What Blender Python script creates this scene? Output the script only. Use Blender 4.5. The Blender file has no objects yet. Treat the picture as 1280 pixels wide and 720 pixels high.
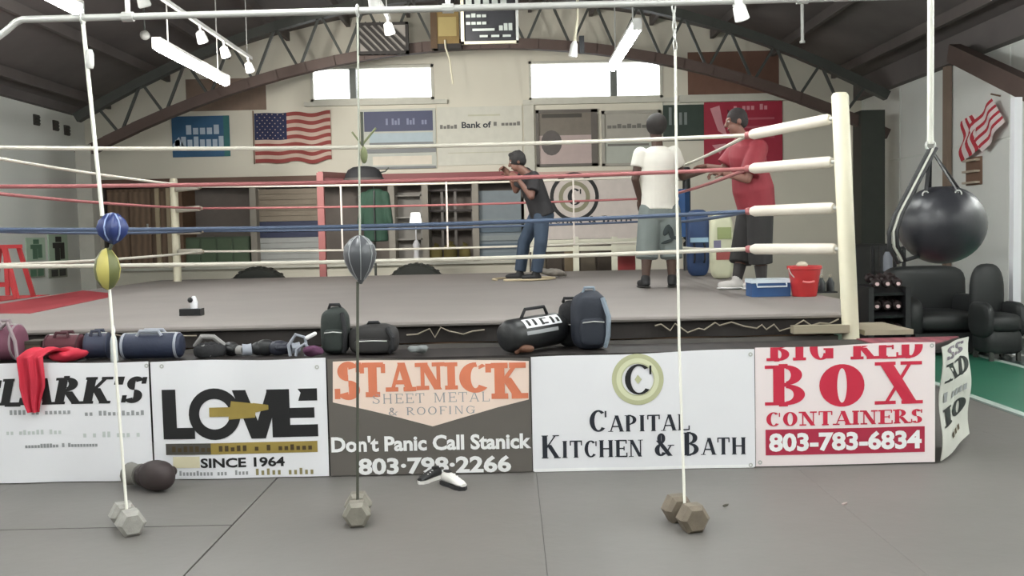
import bpy, bmesh, math, random
from mathutils import Vector, Matrix

random.seed(7)
S = bpy.context.scene
COL = S.collection
PI = math.pi

# ------------------------------------------------------------------ camera
F = 1200.0                      # focal length in pixels of a 1280 px wide frame
CAM = Vector((0.0, 0.0, 1.53))
PITCH = math.atan(68.0 / F)     # looking slightly down
ROLL = math.radians(1.25)
_r, _f = Vector((1, 0, 0)), Vector((0, math.cos(PITCH), -math.sin(PITCH)))
_u = Vector((0, math.sin(PITCH), math.cos(PITCH)))
CX = _r * math.cos(ROLL) - _u * math.sin(ROLL)
CY = _u * math.cos(ROLL) + _r * math.sin(ROLL)
CZ = -_f
cd = bpy.data.cameras.new('camera')
cam = bpy.data.objects.new('camera', cd)
COL.objects.link(cam)
cd.sensor_width = 36.0
cd.lens = 36.0 * F / 1280.0
cd.clip_end = 200
cam.matrix_world = Matrix(((CX.x, CY.x, CZ.x, CAM.x), (CX.y, CY.y, CZ.y, CAM.y), (CX.z, CY.z, CZ.z, CAM.z), (0, 0, 0, 1)))
S.camera = cam

# ------------------------------------------------------------------ world (daylight outside the windows) and exposure
W = bpy.data.worlds.new('world')
S.world = W
W.use_nodes = True
bg = W.node_tree.nodes['Background']
bg.inputs[0].default_value = (0.93, 0.97, 1.0, 1)
bg.inputs[1].default_value = 4.0
S.view_settings.view_transform = 'Standard'
S.view_settings.look = 'None'
S.view_settings.gamma = 1.0
S.view_settings.use_curve_mapping = False
S.view_settings.exposure = 0.0
TUBE_STRENGTH = 74.0
SPOT_W = 210.0        # each head of the spotlight tracks
S.cycles.use_denoising = True
S.cycles.max_bounces = 6


# ------------------------------------------------------------------ helpers
def ray(px, py):
    return CX * ((px - 640.0) / F) + CY * (-(py - 360.0) / F) - CZ


def at(px, py, Y):
    d = ray(px, py)
    return CAM + d * (Y / d.y)


def atz(px, py, z):
    d = ray(px, py)
    return CAM + d * ((z - CAM.z) / d.z)


def atx(px, py, x):
    d = ray(px, py)
    return CAM + d * (x / d.x)


def lin(c):
    return tuple((v / 255.0 / 12.92) if v / 255.0 <= 0.04045 else ((v / 255.0 + 0.055) / 1.055) ** 2.4 for v in c)


_mats = {}


def mat(name, rgb, rough=0.6, metal=0.0, var=0.12, scale=6.0, bump=0.0, emit=0.0, spec=0.5, wave=None):
    """Principled material whose colour wanders a little with object-space noise."""
    if name in _mats:
        return _mats[name]
    m = bpy.data.materials.new(name)
    m.use_nodes = True
    nt = m.node_tree
    b = nt.nodes['Principled BSDF']
    c = lin(rgb)
    b.inputs['Roughness'].default_value = rough
    b.inputs['Metallic'].default_value = metal
    b.inputs['Specular IOR Level'].default_value = spec
    tc = nt.nodes.new('ShaderNodeTexCoord')
    nz = nt.nodes.new('ShaderNodeTexNoise')
    nz.inputs['Scale'].default_value = scale
    nz.inputs['Detail'].default_value = 4
    nt.links.new(tc.outputs['Object'], nz.inputs['Vector'])
    mx = nt.nodes.new('ShaderNodeMix')
    mx.data_type = 'RGBA'
    mx.inputs[6].default_value = tuple(v * (1 - var) for v in c) + (1,)
    mx.inputs[7].default_value = tuple(min(1, v * (1 + var)) for v in c) + (1,)
    nt.links.new(nz.outputs['Fac'], mx.inputs[0])
    nt.links.new(mx.outputs[2], b.inputs['Base Color'])
    if wave:
        wv = nt.nodes.new('ShaderNodeTexWave')
        wv.inputs['Scale'].default_value = wave
        wv.inputs['Distortion'].default_value = 3.0
        nt.links.new(tc.outputs['Object'], wv.inputs['Vector'])
        mx2 = nt.nodes.new('ShaderNodeMix')
        mx2.data_type = 'RGBA'
        mx2.blend_type = 'MULTIPLY'
        mx2.inputs[0].default_value = 0.35
        nt.links.new(mx.outputs[2], mx2.inputs[6])
        nt.links.new(wv.outputs['Color'], mx2.inputs[7])
        nt.links.new(mx2.outputs[2], b.inputs['Base Color'])
    if bump:
        bp = nt.nodes.new('ShaderNodeBump')
        bp.inputs['Strength'].default_value = bump
        bp.inputs['Distance'].default_value = 0.01
        n2 = nt.nodes.new('ShaderNodeTexNoise')
        n2.inputs['Scale'].default_value = scale * 8
        nt.links.new(tc.outputs['Object'], n2.inputs['Vector'])
        nt.links.new(n2.outputs['Fac'], bp.inputs['Height'])
        nt.links.new(bp.outputs['Normal'], b.inputs['Normal'])
    if emit:
        b.inputs['Emission Color'].default_value = (0.97, 1.0, 0.98, 1)
        b.inputs['Emission Strength'].default_value = emit
    _mats[name] = m
    return m


class MB:
    """Collects geometry in world coordinates; build() links it as one mesh object."""

    def __init__(self):
        self.v, self.f, self.m = [], [], []

    def add(self, vs, fs, mi=0):
        b = len(self.v)
        self.v += [Vector(p) for p in vs]
        self.f += [tuple(b + i for i in f) for f in fs]
        self.m += [mi] * len(fs)
        return self

    def obox(self, c, size, R=None, mi=0):
        c = Vector(c)
        x, y, z = (s / 2 for s in size)
        vs = [Vector((sx * x, sy * y, sz * z)) for sz in (-1, 1) for sy in (-1, 1) for sx in (-1, 1)]
        if R is not None:
            vs = [R @ p for p in vs]
        return self.add([c + p for p in vs], [(0, 2, 3, 1), (4, 5, 7, 6), (0, 1, 5, 4), (2, 6, 7, 3), (0, 4, 6, 2), (1, 3, 7, 5)], mi)

    def box(self, x0, x1, y0, y1, z0, z1, mi=0):
        return self.obox(((x0 + x1) / 2, (y0 + y1) / 2, (z0 + z1) / 2), (abs(x1 - x0), abs(y1 - y0), abs(z1 - z0)), None, mi)

    def bar(self, p0, p1, w, h, mi=0, upv=(0, 0, 1)):
        p0, p1 = Vector(p0), Vector(p1)
        d = (p1 - p0)
        L = d.length
        y = d.normalized()
        x = y.cross(Vector(upv))
        x = x.normalized() if x.length > 1e-4 else Vector((1, 0, 0))
        z = x.cross(y)
        R = Matrix(((x.x, y.x, z.x), (x.y, y.y, z.y), (x.z, y.z, z.z)))
        return self.obox((p0 + p1) / 2, (w, L, h), R, mi)

    def tube(self, pts, rad, n=8, caps=True, mi=0):
        pts = [Vector(p) for p in pts]
        rad = [rad] * len(pts) if isinstance(rad, (int, float)) else rad
        vs, fs = [], []
        prev = None
        for i, p in enumerate(pts):
            t = (pts[min(i + 1, len(pts) - 1)] - pts[max(i - 1, 0)]).normalized()
            if prev is None:
                a = t.cross(Vector((0, 0, 1)))
                if a.length < 1e-3:
                    a = t.cross(Vector((1, 0, 0)))
            else:
                a = prev - t * prev.dot(t)
            a.normalize()
            prev = a
            b = t.cross(a)
            vs += [p + (a * math.cos(2 * PI * k / n) + b * math.sin(2 * PI * k / n)) * rad[i] for k in range(n)]
        for i in range(len(pts) - 1):
            for k in range(n):
                k2 = (k + 1) % n
                fs.append((i * n + k, i * n + k2, (i + 1) * n + k2, (i + 1) * n + k))
        if caps:
            fs.append(tuple(range(n - 1, -1, -1)))
            fs.append(tuple((len(pts) - 1) * n + k for k in range(n)))
        return self.add(vs, fs, mi)

    def ell(self, c, r, R=None, nu=18, nv=11, e=1.0, e2=None, mi=0):
        """superellipsoid; e<1 is boxier"""
        e2 = e if e2 is None else e2
        c = Vector(c)
        sp = lambda v, k: math.copysign(abs(v) ** k, v)
        vs, fs = [], []
        for j in range(nv + 1):
            ph = -PI / 2 + PI * j / nv
            for i in range(nu):
                th = 2 * PI * i / nu
                p = Vector((r[0] * sp(math.cos(ph), e2) * sp(math.cos(th), e), r[1] * sp(math.cos(ph), e2) * sp(math.sin(th), e), r[2] * sp(math.sin(ph), e2)))
                vs.append(c + (R @ p if R is not None else p))
        for j in range(nv):
            for i in range(nu):
                i2 = (i + 1) % nu
                fs.append((j * nu + i, j * nu + i2, (j + 1) * nu + i2, (j + 1) * nu + i))
        return self.add(vs, fs, mi)

    def lathe(self, prof, c, n=24, R=None, mi=0, sx=1.0, sy=1.0):
        c = Vector(c)
        vs, fs = [], []
        for (r, z) in prof:
            for k in range(n):
                p = Vector((r * math.cos(2 * PI * k / n) * sx, r * math.sin(2 * PI * k / n) * sy, z))
                vs.append(c + (R @ p if R is not None else p))
        for j in range(len(prof) - 1):
            for k in range(n):
                k2 = (k + 1) % n
                fs.append((j * n + k, j * n + k2, (j + 1) * n + k2, (j + 1) * n + k))
        fs.append(tuple(range(n - 1, -1, -1)))
        fs.append(tuple((len(prof) - 1) * n + k for k in range(n)))
        return self.add(vs, fs, mi)

    def grid(self, fn, nu, nv, mi=0, mfn=None):
        b = len(self.v)
        for j in range(nv + 1):
            for i in range(nu + 1):
                self.v.append(Vector(fn(i / nu, j / nv)))
        for j in range(nv):
            for i in range(nu):
                a = b + j * (nu + 1) + i
                self.f.append((a, a + 1, a + nu + 2, a + nu + 1))
                self.m.append(mfn((i + .5) / nu, (j + .5) / nv) if mfn else mi)
        return self

    def sheet(self, fn, nu, nv, th=0.004, mfn=None, mi=0):
        """a grid with a back side th further along +Y"""
        self.grid(fn, nu, nv, mi, mfn)
        return self.grid(lambda u, v: Vector(fn(1 - u, v)) + Vector((0, th, 0)), nu, nv, mi, (lambda u, v: mfn(1 - u, v)) if mfn else None)

    def prism(self, poly, fn, th, mi=0):
        """poly: 2D outline; fn(x, y, depth) -> 3D"""
        n = len(poly)
        vs = [fn(x, y, 0) for x, y in poly] + [fn(x, y, th) for x, y in poly]
        fs = [tuple(range(n)), tuple(range(2 * n - 1, n - 1, -1))] + [(i, (i + 1) % n + 0, n + (i + 1) % n, n + i) for i in range(n)]
        return self.add(vs, fs, mi)

    def loft(self, rings, n=20, mi=0):
        """rings: (centre, lateral unit, forward unit, rx, ry)"""
        vs, fs = [], []
        for c, l, f, rx, ry in rings:
            vs += [Vector(c) + l * (rx * math.cos(2 * PI * k / n)) + f * (ry * math.sin(2 * PI * k / n)) for k in range(n)]
        for j in range(len(rings) - 1):
            for k in range(n):
                k2 = (k + 1) % n
                fs.append((j * n + k, j * n + k2, (j + 1) * n + k2, (j + 1) * n + k))
        fs.append(tuple(range(n - 1, -1, -1)))
        fs.append(tuple((len(rings) - 1) * n + k for k in range(n)))
        return self.add(vs, fs, mi)

    def caps(self, p0, p1, r0, r1, n=12):
        """tapered capsule"""
        p0, p1 = Vector(p0), Vector(p1)
        d = (p1 - p0).normalized()
        pts, rad = [], []
        for a in (-0.96, -0.75, -0.4):
            pts.append(p0 + d * r0 * a); rad.append(r0 * math.sqrt(1 - a * a))
        pts.append(p0); rad.append(r0)
        pts.append(p1); rad.append(r1)
        for a in (0.4, 0.75, 0.96):
            pts.append(p1 + d * r1 * a); rad.append(r1 * math.sqrt(1 - a * a))
        return self.tube(pts, rad, n)

    def build(self, name, mats, parent=None, smooth=False, origin=None):
        me = bpy.data.meshes.new(name)
        if parent is not None:
            root = parent
            while root.parent is not None:
                root = root.parent
            org = root.location.copy()
        elif origin is not None:
            org = Vector(origin)
        else:
            xs = [p.x for p in self.v]; ys = [p.y for p in self.v]; zs = [p.z for p in self.v]
            org = Vector(((min(xs) + max(xs)) / 2, (min(ys) + max(ys)) / 2, min(zs)))
        me.from_pydata([p - org for p in self.v], [], self.f)
        mats = mats if isinstance(mats, (list, tuple)) else [mats]
        for m in mats:
            me.materials.append(m)
        me.polygons.foreach_set('material_index', self.m)
        bm = bmesh.new()
        bm.from_mesh(me)
        bmesh.ops.recalc_face_normals(bm, faces=bm.faces)
        bm.to_mesh(me)
        bm.free()
        if smooth:
            me.polygons.foreach_set('use_smooth', [True] * len(me.polygons))
            if smooth != 'all':
                me.set_sharp_from_angle(angle=math.radians(40))
        o = bpy.data.objects.new(name, me)
        COL.objects.link(o)
        if parent is not None:
            o.parent = parent
            if parent.parent is None and parent.type == 'EMPTY':
                pass
            elif parent.parent is None:
                pass
        else:
            o.location = org
        return o


def tag(o, label=None, cat=None, group=None, kind=None):
    for k, v in (('label', label), ('category', cat), ('group', group), ('kind', kind)):
        if v:
            o[k] = v
    return o


def thing(name, label, cat, loc, group=None):
    o = bpy.data.objects.new(name, None)
    o.empty_display_size = 0.1
    COL.objects.link(o)
    o.location = loc
    return tag(o, label, cat, group)


def struct(name, mb, m, parent=None, smooth=False):
    o = mb.build(name, m, parent, smooth)
    if parent is None:
        o['kind'] = 'structure'
    return o


def rotz(a):
    return Matrix.Rotation(a, 3, 'Z')


def rotm(ax, ay, az):
    return (Matrix.Rotation(az, 3, 'Z') @ Matrix.Rotation(ay, 3, 'Y') @ Matrix.Rotation(ax, 3, 'X'))


# ------------------------------------------------------------------ lettering (own stroke letters, and Blender's built-in face)
GL = {   # width, strokes: s = straight (thick T / thin t), a = arc of an oval, f = serif centre
    'A': (.95, [('s', .12, 0, .47, 1, 't'), ('s', .83, 0, .50, 1, 'T'), ('h', .24, .74, .32), ('f', .12, 0), ('f', .83, 0)]),
    'B': (.85, [('s', .2, 0, .2, 1, 'T'), ('a', .36, .75, .36, .25, -90, 90), ('a', .36, .26, .42, .26, -90, 90), ('h', .2, .4, .985), ('h', .2, .4, .51), ('h', .2, .4, .015), ('f', .15, 0), ('f', .15, 1)]),
    'C': (.9, [('a', .48, .5, .42, .5, 48, 318), ('v', .82, .66, .95)]),
    'D': (.95, [('s', .2, 0, .2, 1, 'T'), ('a', .36, .5, .5, .5, -90, 90), ('h', .2, .4, .98), ('h', .2, .4, .02), ('f', .15, 0), ('f', .15, 1)]),
    'E': (.8, [('s', .2, 0, .2, 1, 'T'), ('h', .2, .74, .97), ('h', .2, .6, .5), ('h', .2, .78, .03), ('v', .74, .78, 1), ('v', .78, 0, .25), ('v', .6, .38, .62), ('f', .15, 0), ('f', .15, 1)]),
    'G': (.95, [('a', .48, .5, .42, .5, 48, 330), ('v', .82, .66, .95), ('s', .8, 0.06, .8, .45, 'T'), ('h', .58, .95, .45)]),
    'H': (1.0, [('s', .2, 0, .2, 1, 'T'), ('s', .8, 0, .8, 1, 'T'), ('h', .2, .8, .5), ('f', .2, 0), ('f', .2, 1), ('f', .8, 0), ('f', .8, 1)]),
    'I': (.45, [('s', .22, 0, .22, 1, 'T'), ('f', .22, 0), ('f', .22, 1)]),
    'K': (.95, [('s', .2, 0, .2, 1, 'T'), ('s', .26, .42, .72, 1, 't'), ('s', .4, .58, .8, 0, 'T'), ('f', .2, 0), ('f', .2, 1), ('f', .74, 1), ('f', .8, 0)]),
    'L': (.78, [('s', .2, 0, .2, 1, 'T'), ('h', .2, .75, .03), ('v', .75, 0, .28), ('f', .18, 0), ('f', .18, 1)]),
    'M': (1.15, [('s', .16, 0, .16, 1, 't'), ('s', .96, 0, .96, 1, 'T'), ('s', .18, 1, .56, .05, 'T'), ('s', .94, 1, .56, .05, 't'), ('f', .16, 0), ('f', .14, 1), ('f', .96, 0), ('f', .98, 1)]),
    'F': (.75, [('s', .2, 0, .2, 1, 'T'), ('h', .2, .74, .97), ('h', .2, .6, .5), ('v', .74, .78, 1), ('f', .2, 0), ('f', .15, 1)]),
    'N': (1.0, [('s', .18, 0, .18, 1, 't'), ('s', .8, 0, .8, 1, 't'), ('s', .2, 1, .78, 0, 'T'), ('f', .18, 0), ('f', .14, 1), ('f', .8, 1)]),
    'O': (.95, [('a', .47, .5, .42, .5, 0, 360)]),
    'P': (.8, [('s', .2, 0, .2, 1, 'T'), ('a', .36, .72, .38, .28, -90, 90), ('h', .2, .4, .985), ('h', .2, .4, .45), ('f', .2, 0), ('f', .15, 1)]),
    'R': (.9, [('s', .2, 0, .2, 1, 'T'), ('a', .36, .74, .36, .26, -90, 90), ('h', .2, .4, .985), ('h', .2, .4, .48), ('s', .42, .48, .8, 0, 'T'), ('f', .2, 0), ('f', .15, 1), ('f', .82, 0)]),
    'S': (.75, [('a', .38, .745, .29, .255, 25, 270), ('a', .38, .255, .31, .255, 90, -155), ('v', .66, .72, .97), ('v', .08, .03, .3)]),
    'T': (.85, [('s', .42, 0, .42, 1, 'T'), ('h', .05, .8, .97), ('v', .06, .72, 1), ('v', .79, .72, 1), ('f', .42, 0)]),
    'V': (.95, [('s', .12, 1, .48, 0, 'T'), ('s', .83, 1, .5, 0, 't'), ('f', .12, 1), ('f', .83, 1)]),
    'X': (.95, [('s', .14, 1, .78, 0, 'T'), ('s', .78, 1, .14, 0, 't'), ('f', .14, 1), ('f', .78, 1), ('f', .14, 0), ('f', .8, 0)]),
    'Y': (.95, [('s', .14, 1, .46, .45, 'T'), ('s', .8, 1, .48, .45, 't'), ('s', .46, 0, .46, .5, 'T'), ('f', .14, 1), ('f', .8, 1), ('f', .46, 0)]),
    '&': (.95, [('a', .38, .77, .2, .23, 0, 360), ('a', .36, .27, .3, .27, 60, 330), ('s', .24, .68, .82, 0, 'T'), ('s', .62, .1, .86, .48, 't'), ('f', .86, .48)]),
    "'": (.3, [('s', .15, .7, .17, 1, 'T')]),
    ' ': (.5, []),
    '-': (.5, [('h', .08, .42, .42)]),
}


def strokes(text, T=.18, t=.07, sl=.34, st=.05, slant=0.0, small=1.0, gap=.06, serif=True):
    """2D polygons of a word: unit cap height. small < 1 makes every letter but the first of each word a small capital."""
    polys, x, first = [], 0.0, True

    def quad(a, b, c, d):
        polys.append([a, b, c, d])

    for ch in text:
        w, ops = GL[ch]
        k = 1.0 if (first or small == 1.0) else small
        start = len(polys)
        for o in ops:
            if o[0] == 's':
                th = (T if o[5] == 'T' else t) / 2
                (ax, ay), (bx, by) = (o[1], o[2]), (o[3], o[4])
                quad((ax - th, ay), (ax + th, ay), (bx + th, by), (bx - th, by))
            elif o[0] == 'h':
                quad((o[1], o[3] - t / 2), (o[2], o[3] - t / 2), (o[2], o[3] + t / 2), (o[1], o[3] + t / 2))
            elif o[0] == 'v':
                quad((o[1] - t / 2, o[2]), (o[1] + t / 2, o[2]), (o[1] + t / 2, o[3]), (o[1] - t / 2, o[3]))
            elif o[0] == 'f' and serif:
                y0 = 0 if o[2] == 0 else o[2] - st
                quad((o[1] - sl / 2, y0), (o[1] + sl / 2, y0), (o[1] + sl / 2, y0 + st), (o[1] - sl / 2, y0 + st))
            elif o[0] == 'a':
                cx, cy, rx, ry, a0, a1 = o[1:]
                N = max(6, int(abs(a1 - a0) / 12))
                for i in range(N):
                    q = []
                    for a in (a0 + (a1 - a0) * i / N, a0 + (a1 - a0) * (i + 1) / N):
                        r = math.radians(a)
                        q.append(((cx + rx * math.cos(r), cy + ry * math.sin(r)), (cx + max(0.01, rx - T) * math.cos(r), cy + max(.01, ry - t) * math.sin(r))))
                    quad(q[0][0], q[1][0], q[1][1], q[0][1])
        for p in polys[start:]:
            for i, (px, py) in enumerate(p):
                px, py = px * k, py * k
                p[i] = (x + px + slant * py, py)
        x += w * k + gap
        first = ch == ' '
    return polys


def fontpolys(text, bold=0.0, shear=0.0):
    """2D polygons of a word in Blender's built-in face"""
    cu = bpy.data.curves.new('lettering', 'FONT')
    cu.body = text
    cu.size = 1.0
    cu.offset = bold
    cu.shear = shear
    cu.fill_mode = 'FRONT'
    cu.resolution_u = 3
    o = bpy.data.objects.new('lettering', cu)
    COL.objects.link(o)
    dg = bpy.context.evaluated_depsgraph_get()
    me = bpy.data.meshes.new_from_object(o.evaluated_get(dg))
    out = [[(me.vertices[i].co.x, me.vertices[i].co.y) for i in p.vertices] for p in me.polygons]
    bpy.data.objects.remove(o)
    bpy.data.curves.remove(cu)
    bpy.data.meshes.remove(me)
    return out


def fit(polys, x0, x1, z0, z1):
    """stretch polygons into the rectangle"""
    xs = [p[0] for q in polys for p in q]; ys = [p[1] for q in polys for p in q]
    ax, bx, ay, by = min(xs), max(xs), min(ys), max(ys)
    return [[(x0 + (x - ax) / (bx - ax) * (x1 - x0), z0 + (y - ay) / (by - ay) * (z1 - z0)) for x, y in q] for q in polys]


def ticks(x0, x1, z0, z1, n, seed, fill=.62):
    """marks of print too small to read: short strokes in word-like runs"""
    rnd = random.Random(seed)
    out, dx = [], (x1 - x0) / n
    for i in range(n):
        if rnd.random() < .14:
            continue
        xa = x0 + i * dx
        w = dx * fill
        h = (z1 - z0) * rnd.choice((.7, .7, 1.0))
        out.append([(xa, z0), (xa + w, z0), (xa + w, z0 + h), (xa, z0 + h)])
    return out


def rectp(x0, x1, z0, z1, n=1):
    return [[(x0 + (x1 - x0) * i / n, z0), (x0 + (x1 - x0) * (i + 1) / n, z0), (x0 + (x1 - x0) * (i + 1) / n, z1), (x0 + (x1 - x0) * i / n, z1)] for i in range(n)]


def ringp(cx, cz, r0, r1, a0=0, a1=360, n=40, sq=1.0):
    out = []
    for i in range(n):
        a, b = math.radians(a0 + (a1 - a0) * i / n), math.radians(a0 + (a1 - a0) * (i + 1) / n)
        out.append([(cx + r0 * math.cos(a), cz + r0 * math.sin(a) * sq), (cx + r1 * math.cos(a), cz + r1 * math.sin(a) * sq), (cx + r1 * math.cos(b), cz + r1 * math.sin(b) * sq), (cx + r0 * math.cos(b), cz + r0 * math.sin(b) * sq)])
    return out


# ------------------------------------------------------------------ common materials
M_floor = mat('rubber_mat_grey', (108, 105, 102), .5, var=.10, scale=1.6, bump=.15)
M_wallw = mat('painted_wall_cream', (222, 217, 202), .7, var=.07, scale=1.2)
M_wallg = mat('painted_wall_pale', (226, 228, 222), .7, var=.06, scale=1.0)
M_roof = mat('roof_boards_dark', (104, 98, 96), .8, var=.25, scale=1.5)
M_purlin = mat('purlin_wood', (96, 89, 86), .8, var=.2, scale=3)
M_chord = mat('truss_brown_steel', (82, 66, 60), .6, var=.15)
M_web = mat('truss_dark_steel', (64, 66, 62), .6, var=.15)
M_black = mat('black_vinyl', (28, 29, 31), .42, var=.2, bump=.1)
M_blackc = mat('black_cloth', (32, 32, 35), .8, var=.25, scale=9, bump=.3)
M_white = mat('white_vinyl', (232, 232, 236), .5, var=.03, scale=3)
M_cream = mat('cream_paint', (212, 206, 182), .5, var=.06)
M_steel = mat('galvanised_steel', (190, 190, 186), .45, .3, var=.1)
M_red = mat('red_paint', (166, 44, 48), .5, var=.12)
M_ink = mat('ink_black', (26, 26, 28), .5, var=.1)
M_dark = mat('void_shade', (40, 36, 34), .8, var=.2)
M_wood = mat('brown_wood', (112, 86, 66), .6, var=.2, scale=4)
M_tube = mat('lit_tube', (255, 255, 255), .5, emit=TUBE_STRENGTH)

# ------------------------------------------------------------------ room shell
XL, XR, YB, YF = -8.1, 6.75, 18.5, -7.0
CXR = -0.38


def roofz(x):
    return 5.9 - 0.032 * (x - CXR) ** 2


fl = MB().box(XL - .2, XR + .2, YF - .2, YB + 1.2, -.2, -.012)
FLOOR = struct('floor', fl, mat('concrete_dark', (96, 98, 96), .6, scale=2))
# rubber mats in rolls laid along the room
seams = [-8.0, -6.51, -4.85, -3.19, -1.53, 0.13, 1.79, 3.45, 3.98]
ybreaks = [[YF, -2, 5.05, 13, YB], [YF, 0, 9, YB], [YF, -1, 5.08, 12, YB], [YF, -1.5, 5.08, 12.5, YB], [YF, 1.2, 11, YB], [YF, 1, 11.5, YB], [YF, .5, 12, YB], [YF, .5, 12, YB]]
for i in range(8):
    for a, b in zip(ybreaks[i][:-1], ybreaks[i][1:]):
        k = random.uniform(-.0006, .0006)
        gap = lambda q: .005 if q in (-1.53, -6.51) else (.0003 if q == 1.79 else .0012)
        g0, g1 = gap(seams[i]), gap(seams[i + 1])
        MB().box(seams[i] + g0, seams[i + 1] - g1, a + .005, b - .005, -.012, 0.0 + k).build('rubber_mat', M_floor, FLOOR)
M_green = mat('green_floor_paint', (50, 112, 88), .35, var=.12, scale=2)
M_greend = mat('dark_green_floor', (30, 52, 48), .4, var=.15, scale=2)
M_line = mat('pale_floor_line', (176, 190, 182), .5)
MB().box(4.1, 5.36, YF, YB, -.012, .001).build('green_lane', M_green, FLOOR)
MB().box(5.44, XR, YF, YB, -.012, 0).build('dark_green_lane', M_greend, FLOOR)
MB().box(5.36, 5.44, YF, YB, -.012, .003).build('lane_line', M_line, FLOOR)
MB().box(4.02, 4.1, YF, YB, -.012, .003).build('lane_line', M_line, FLOOR)

# ceiling vault
ce = MB()
ce.grid(lambda u, v: (XL - .1 + u * (XR - XL + .2), YF - .1 + v * (YB - YF + .2), roofz(XL - .1 + u * (XR - XL + .2))), 40, 4)
ce.grid(lambda u, v: (XL - .1 + u * (XR - XL + .2), YF - .1 + v * (YB - YF + .2), roofz(XL - .1 + u * (XR - XL + .2)) + .12), 40, 4)
CEIL = struct('ceiling', ce, M_roof, smooth=True)
for k in range(13):
    x = XL + .5 + k * 1.15
    MB().box(x - .035, x + .035, YF, YB - .02, roofz(x) - .17, roofz(x) - .01).build('purlin', M_purlin, CEIL)

# left wall, right wall, wall behind the camera
wl = struct('wall_left', MB().box(XL - .15, XL, YF, YB, 0, 4.3), M_wallg)
struct('trim_1', MB().box(XL, XL + .12, YF, YB - .01, 3.9, 4.25), M_roof)
wr = struct('wall_right', MB().box(XR, XR + .15, YF, YB, 0, 4.4), M_wallg)
# sheets on the right wall
py0 = [(11.0, 12.9), (13.0, 14.62), (14.9, 16.6), (16.65, 18.3)]
M_sheet = mat('wall_sheet_pale', (230, 231, 226), .6, var=.05, scale=2)
for a, b in py0:
    for z0, z1 in ((.1, 2.65), (2.68, 3.88)):
        MB().box(XR - .02, XR + .01, a, b, z0, z1).build('wall_panel', M_sheet, wr)
struct('trim_2', MB().box(XR - .16, XR, YF, YB - .01, 3.92, 4.3), M_roof)
struct('trim_3', MB().box(XR - .10, XR - .02, 14.68, 14.82, 0, 3.95), mat('post_brown', (136, 118, 104), .7, scale=3))
struct('wall_front', MB().box(XL, XR, YF - .15, YF, 0, 6.1), M_wallg)

# back wall with two high windows, and open bays below
def bz(py, px=640):
    return at(px, py, YB).z


def bx(px, py=250):
    return at(px, py, YB).x


W1 = (bx(393), bx(546), bz(126, 470), bz(82, 470))
W2 = (bx(664), bx(830), bz(124, 745), bz(75, 745))
wb = MB()
ZB0, ZB1 = 1.02, 2.62          # bays
XA, XB = bx(123), bx(655)
T0, T1 = YB, YB + .18
wb.box(XL, XA, T0, T1, 0, ZB1)
wb.box(XB, XR, T0, T1, 0, ZB1)
wb.box(XA, XB, T0, T1, 0, ZB0)
zl, zh = min(W1[2], W2[2]), max(W1[3], W2[3])
wb.box(XL, XR, T0, T1, ZB1, zl)
for a, b in ((XL, W1[0]), (W1[1], W2[0]), (W2[1], XR)):
    wb.box(a, b, T0, T1, zl, zh)
wb.box(XL, XR, T0, T1, zh, 6.1)
WB = struct('wall_back', wb, M_wallw)
# back of the bays
struct('wall_bay', MB().box(XA - .1, XB + .1, YB + .8, YB + .9, 0, 3.0).box(XA - .1, XA, T1, YB + .8, 0, 3.0).box(XB, XB + .1, T1, YB + .8, 0, 3.0).box(XA, XB, T1, YB + .8, ZB1 + .05, ZB1 + .12).box(XA, XB, T1, YB + .8, ZB0 - .1, ZB0), mat('bay_wall_grey', (120, 112, 106), .8, var=.15))
# clapboards on the lower part of the back wall, each a board
for k in range(6):
    z = .72 + k * .052
    MB().box(XA + .02, XB, YB - .012 - .004 * (k % 2), YB, z, z + .046).build('siding_board', M_wallw, WB)
M_glass = bpy.data.materials.new('window_glass')
M_glass.use_nodes = True
_nt = M_glass.node_tree
_tr = _nt.nodes.new('ShaderNodeBsdfTransparent')
_gl = _nt.nodes.new('ShaderNodeBsdfGlossy')
_gl.inputs['Roughness'].default_value = .05
_mx = _nt.nodes.new('ShaderNodeMixShader')
_mx.inputs[0].default_value = .06
_nt.links.new(_tr.outputs[0], _mx.inputs[1]); _nt.links.new(_gl.outputs[0], _mx.inputs[2])
_nt.links.new(_mx.outputs[0], _nt.nodes['Material Output'].inputs['Surface'])
M_frame = mat('window_frame_paint', (206, 204, 192), .6)
M_mull = mat('mullion_grey', (112, 116, 112), .6)
for n, (w, mpx) in enumerate(((W1, 441), (W2, 767))):
    x0, x1, z0, z1 = w
    fm = MB()
    for a, b, c, d in ((x0, x1, z0, z0 + .05), (x0, x1, z1 - .05, z1), (x0, x0 + .05, z0, z1), (x1 - .05, x1, z0, z1)):
        fm.box(a, b, YB - .02, YB + .12, c, d)
    wo = struct('window_%d' % (n + 1), fm, M_frame)
    xm = bx(mpx, 100)
    MB().box(xm - .06, xm + .06, YB - .04, YB + .12, z0 + .05, z1 - .05).build('mullion', M_mull, wo)
    for a, b in ((x0 + .05, xm - .06), (xm + .06, x1 - .05)):
        MB().box(a, b, YB + .05, YB + .056, z0 + .05, z1 - .05).build('pane', M_glass, wo)
    MB().box(x0 - .12, x1 + .25, YB - .1, YB, z0 - .09, z0 - .01).build('window_sill', M_frame, wo)
# beam over the bays: brown, then red
xr = bx(400)
struct('trim_4', MB().box(XA - .1, xr, YB - .1, YB + .02, ZB1 - .02, ZB1 + .1), mat('beam_brown', (104, 78, 66), .6))
struct('trim_5', MB().box(xr, XB, YB - .1, YB + .02, ZB1 - .05, ZB1 + .1), mat('beam_red', (136, 62, 64), .5))
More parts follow.
